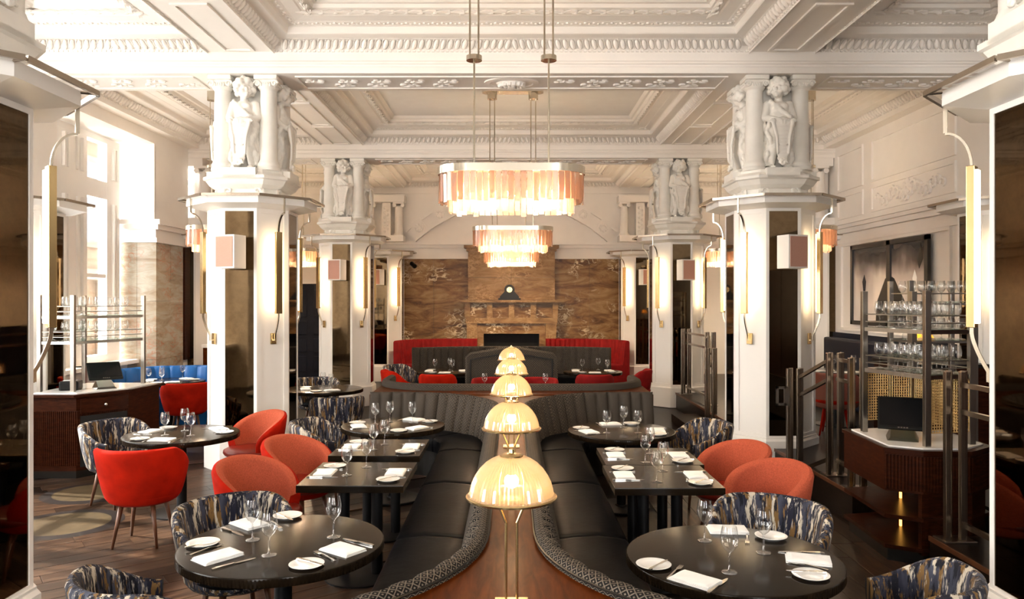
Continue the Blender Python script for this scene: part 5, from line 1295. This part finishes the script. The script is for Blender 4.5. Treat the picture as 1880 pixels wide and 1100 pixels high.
# ------------------------------------------------------------------ service stations
ORD = ('first', 'second', 'third', 'fourth', 'fifth', 'sixth', 'seventh', 'eighth')
def rack_glasses(poly, z, n, rows, shelf, group):
    A, B, C_, D = [Vector(p) for p in poly]; done = []
    for r_ in range(rows):
        v = (r_ + .6)/(rows + .2)
        for k in range(n):
            u = (k + .7)/(n + .4); p = A.lerp(B, u).lerp(D.lerp(C_, u), v)
            if any((p-d).length < .088 for d in done): continue
            done.append(p); wine_glass(p.x, p.y, z, '%s wine glass in row %s, %s' % (ORD[k], ('one', 'two', 'three', 'four')[r_], shelf), group)
def station(name_label, posts, body, ztop, zsh, ptop, rack_label, front, lattice, rl):
    t = thing('service_station', name_label, 'service station')
    bx = [Vector(p) for p in body]; c = sum(bx, Vector((0, 0)))/len(bx)
    ins = [tuple(c + (p-c)*.93) for p in bx]; ovr = [tuple(c + (p-c)*1.0) for p in bx]
    if front == 'shelves':
        MB().prism(ins, .0, .10).obj('kick_plinth', 'ebony', t)
        MB().prism(ovr, ztop-.34, ztop-.04).obj('apron', 'mahogany', t)
        for z in (.10, .33): MB().prism(ovr, z, z+.03).obj('shelf', 'mahogany', t)
        for p in (ins[2], ins[3], ins[-1]): MB().cbox((p[0], p[1], (.10+ztop-.3)/2), (.05, .05, ztop-.36)).obj('corner_post', 'mahogany', t)
        back = [ins[i] for i in (2, 3, 4, 5)] if len(ins) > 5 else ins[2:]
        back = [tuple(c + (Vector(p)-c)*s_) for s_ in (1.0,) for p in back] + [tuple(c + (Vector(p)-c)*.8) for p in reversed(back)]
        MB().prism(back, .10, ztop-.05).obj('back_panel', 'mahogany', t)
        MB().box((c.x - .1, c.y + .14, .13), (c.x - .085, c.y + .155, ztop - .36)).obj('light_strip', 'ember', t)
    else:
        MB().prism(ins, .0, .08).obj('kick_plinth', 'ebony', t); MB().prism(ins, .08, ztop-.04).obj('carcass', 'mahogany', t)
    # reeded (tambour) strips round the visible sides
    q = MB(); z0, z1 = (ztop-.32, ztop-.06) if front == 'shelves' else (.14, ztop-.20)
    base = ovr if front == 'shelves' else ins
    for i in range(len(base)):
        a = Vector(base[i]); b = Vector(base[(i+1) % len(base)]); d = b-a
        if (front == 'shelves' and i in (0,)) or (front != 'shelves' and i not in (0, 1)): continue
        nrm = Vector((d.y, -d.x)).normalized(); n = int(d.length/.022)
        for k in range(n):
            p = a + d*((k+.5)/n) + nrm*.002; q.cyl((p.x, p.y, z0), (p.x, p.y, z1), .009, n=6)
    if q.v: stuff(q.obj('reeding', 'mahogany', t, True))
    MB().prism([tuple(c + (Vector(p)-c)*1.03) for p in bx], ztop-.04, ztop-.012).obj('top_rim', 'mahogany', t)
    MB().prism([tuple(c + (Vector(p)-c)*.90) for p in bx], ztop-.012, ztop).obj('worktop', 'white_marble', t)
    rk = thing('glass_rack', rack_label, 'rack', (0, 0, 0))
    for p in posts: MB().cbox((p[0], p[1], (ztop+ptop)/2), (.045, .045, ptop-ztop), None, .003).obj('upright', 'steel', rk)
    n = len(posts)
    for zz in zsh:
        MB().prism([tuple(p) for p in posts], zz-.012, zz-.004).obj('glass_shelf', 'shelf_glass', rk)
        for i in range(n):
            a, b = posts[i], posts[(i+1) % n]
            MB().tube([(*a, zz-.025), (*b, zz-.025)], .016, 4, (.8, 1.4)).obj('shelf_rail', 'steel', rk)
            for dz in (.04, .10): MB().tube([(*a, zz+dz), (*b, zz+dz)], .0045, 6).obj('guard_wire', 'steel', rk)
        rack_glasses(posts, zz - .003, 6, 3, '%s shelf of the %s' % ('upper' if zz == max(zsh) else 'lower', rl), 'wine glasses on the %s' % rl)
    if lattice:
        for i in range(n):
            if i == lattice[0]: continue
            a = Vector((*posts[i], 0)); b = Vector((*posts[(i+1) % n], 0)); d = (b-a); q = MB(); za, zb = lattice[1], lattice[2]; m = int(d.length/.022); e = d.normalized()
            for k in range(1, m): p = a + d*k/m; q.cyl((p.x, p.y, za), (p.x, p.y, zb), .0045, n=4)
            mz = int((zb-za)/.022)
            for k in range(mz+1): z = za + (zb-za)*k/mz; p0 = a + e*.03; p1 = b - e*.03; q.cyl((p0.x, p0.y, z), (p1.x, p1.y, z), .0045, n=4)
            stuff(q.obj('cane_lattice', 'cane', rk))
    return t
ZS = .88
body_r = [(2.90, 6.60), (2.86, 5.80), (3.08, 5.66), (3.42, 5.64), (3.70, 5.85), (3.74, 6.50), (3.45, 6.70)]
station('dark mahogany service station with white top behind the right railing', [(2.99, 6.42), (3.16, 5.76), (3.56, 5.86), (3.46, 6.52)], body_r, ZS, (1.43, 1.775), 2.07,
        'tall steel glass rack standing on the right service station', 'shelves', (0, .98, 1.37), 'right service station rack')
body_l = [(-5.42, 8.42), (-4.86, 8.42), (-4.50, 8.95), (-4.42, 9.62), (-5.42, 9.62)]
station('curved mahogany service station with reeded doors on the left', [(-5.36, 8.60), (-4.98, 8.60), (-4.62, 9.50), (-5.36, 9.50)], body_l, .95, (1.53, 1.82), 2.05,
        'steel glass rack standing on the left service station', 'doors', None, 'left service station rack')
# drawer front with knob and dark panel for the niche on the left station
nd = Vector((-4.42+4.50, 9.62-8.95)); ang = math.atan2(9.62-8.95, -4.42+4.50)
stn = [o for o in bpy.data.objects if o.name.startswith('service_station')][1]
def side_part(name, mat, u0, u1, z0, z1, d):
    a = Vector((-4.86, 8.42)); b = Vector((-4.50, 8.95)); cc = Vector((-4.92, 9.0)); a = cc + (a-cc)*.95; b = cc + (b-cc)*.95
    e = (b-a); nrm = Vector((e.y, -e.x)).normalized(); p0 = a + e*u0; p1 = a + e*u1; p2 = p1 + nrm*d; p3 = p0 + nrm*d
    return MB().prism([tuple(p0), tuple(p3), tuple(p2), tuple(p1)], z0, z1).obj(name, mat, stn)
dw = side_part('drawer', 'mahogany', .08, .95, .72, .88, .022); side_part('niche_shade', 'soot_and_shade', .08, .95, .12, .69, .012); side_part('niche_shelf', 'mahogany', .08, .95, .40, .425, .02)  # flat dark sheet: the shade of an opening put into colour
MB().sphere((-4.64, 8.66, .80), .02, 10, 6).obj('drawer_knob', 'silver', dw, True)
def pos_terminal(x, y, z, rz, label, s=1.0, tilt=36):
    t = thing('till_screen', label, 'till', (x, y, z), rz); t.scale = (s,)*3
    MB().add([(-.11, -.12, 0), (.11, -.12, 0), (.12, .12, 0), (-.12, .12, 0), (-.09, -.09, .02), (.09, -.09, .02), (.08, .10, .09), (-.08, .10, .09)], [(3,2,1,0),(4,5,6,7),(0,1,5,4),(1,2,6,5),(2,3,7,6),(3,0,4,7)]).obj('stand', 'steel', t)
    M = Matrix.Translation((0, .03, .20)) @ Matrix.Rotation(R(-tilt), 4, 'X')
    q = MB(); q.cbox((0, 0, 0), (.36, .03, .29), M, .008); mo = q.obj('monitor', 'black_plastic', t)
    q = MB(); q.box((-.165, -.017, -.12), (.165, -.0155, .13), M); q.obj('display', 'screen', mo)
    q = MB(); [q.box((-.035 + .02*k, -.0172, -.138), (-.022 + .02*k, -.0158, -.130), M) for k in range(4)]; q.obj('logo', 'steel', mo)
    return t
pos_terminal(3.14, 6.08, ZS, R(-26), 'black touchscreen till tilted back on the right service station')
pos_terminal(-4.82, 8.98, .95, R(38), 'black touchscreen till on the left service station', 1.0, 52)
cr = thing('card_printer', 'small black receipt printer beside the till on the left service station', 'printer', (-5.12, 8.80, .95), R(15))
MB().cbox((0, 0, .055), (.20, .22, .11), None, .02).obj('housing', 'black_plastic', cr); MB().box((-.07, -.05, .11), (.07, .0, .114)).obj('paper', 'linen', cr)

# ------------------------------------------------------------------ left window bay: blue banquette, sill lamp
P = arc_path(-5.25, 11.62, 1.0, R(165), R(55), 20)
bb = wall_banquette('banquette', 'bright blue channelled leather banquette curving round the table at the left windows', P, 'blue_leather', 'blue_leather', .90, .22)
def mushroom(x, y, z, label):
    t = thing('mushroom_lamp', label, 'lamp', (x, y, z))
    MB().lathe([(.06, 0), (.06, .012), (.012, .02), (.010, .24)], 20, cap1=True).obj('stem', 'brass', t, True)
    MB().lathe([(.11, .22), (.112, .235), (.105, .27), (.085, .31), (.05, .338), (.001, .35)], 28, cap0=False, cap1=False).obj('lamp_shade', 'amber_glass', t, True)
    MB().sphere((0, 0, .265), .022, 10, 6).obj('bulb', 'bulb', t, True); return t
mushroom(-5.25, 13.55, 1.20, 'small mushroom lamp with amber shade on the cabinet by the left window')
cb = thing('sideboard', 'low oak cabinet under the lamp past the marble pier', 'cabinet', (-5.20, 13.7, 0))
MB().box((-.30, -.20, 0), (.30, .20, 1.14)).obj('carcass', 'walnut', cb); MB().box((-.32, -.22, 1.14), (.32, .22, 1.20)).obj('top', 'paint', cb)
for k in range(2): MB().box((-.29 + .29*k, -.212, .08), (.0 + .29*k - .01, -.20, 1.08)).obj('door', 'walnut', cb)
st = thing('bar_stool', 'round blue-topped stool beside the oak cabinet', 'stool', (-4.72, 13.2, 0))
MB().lathe([(.19, .60), (.20, .62), (.20, .66), (.17, .68), (.001, .685)], 24, cap1=False).obj('seat', 'blue_leather', st, True); MB().lathe([(.18, .0), (.19, .60)], 24).obj('drum', 'mahogany', st, True)
# navy banquette along the right wall
t = thing('banquette', 'dark navy banquette along the right wall on the raised floor', 'banquette')
MB().cbox((5.82, 11.92, (ZP+1.32)/2), (.22, 3.9, 1.32-ZP), None, .04).obj('backrest', 'navy', t); MB().cbox((5.48, 11.92, ZP+.24), (.55, 3.9, .44), None, .04).obj('seat', 'navy', t)
# mushroom lamp and second glass rack farther back on the right
mushroom(4.9, 9.0, ZP + 1.0, 'amber mushroom lamp on the cabinet behind the right glass rack')
cb = thing('sideboard', 'dark cabinet behind the right service station', 'cabinet', (4.9, 8.9, ZP))
MB().box((-.4, -.5, 0), (.4, .5, .96)).obj('carcass', 'mahogany', cb); MB().box((-.42, -.52, .96), (.42, .52, 1.0)).obj('top', 'ebony', cb)
rk = thing('glass_rack', 'second steel glass rack behind the right service station', 'rack', (0, 0, 0))
ps = [(3.98, 7.55), (4.62, 7.55), (4.62, 7.95), (3.98, 7.95)]
for p in ps: MB().cbox((p[0], p[1], (ZP+2.19)/2), (.045, .045, 2.19-ZP), None, .003).obj('upright', 'steel', rk)
for zz in (1.60, 1.98):
    MB().prism(ps, zz-.012, zz-.004).obj('glass_shelf', 'shelf_glass', rk)
    for i in range(4):
        MB().tube([(*ps[i], zz-.025), (*ps[(i+1) % 4], zz-.025)], .014, 4).obj('shelf_rail', 'steel', rk); MB().tube([(*ps[i], zz+.08), (*ps[(i+1) % 4], zz+.08)], .0045, 6).obj('guard_wire', 'steel', rk)
    rack_glasses(ps, zz - .003, 6, 2, '%s shelf of the second right rack' % ('upper' if zz > 1.8 else 'lower'), 'wine glasses on the second right rack')
MB().box((4.0, 7.57, ZP), (4.6, 7.93, 1.1)).obj('cabinet', 'mahogany', rk)
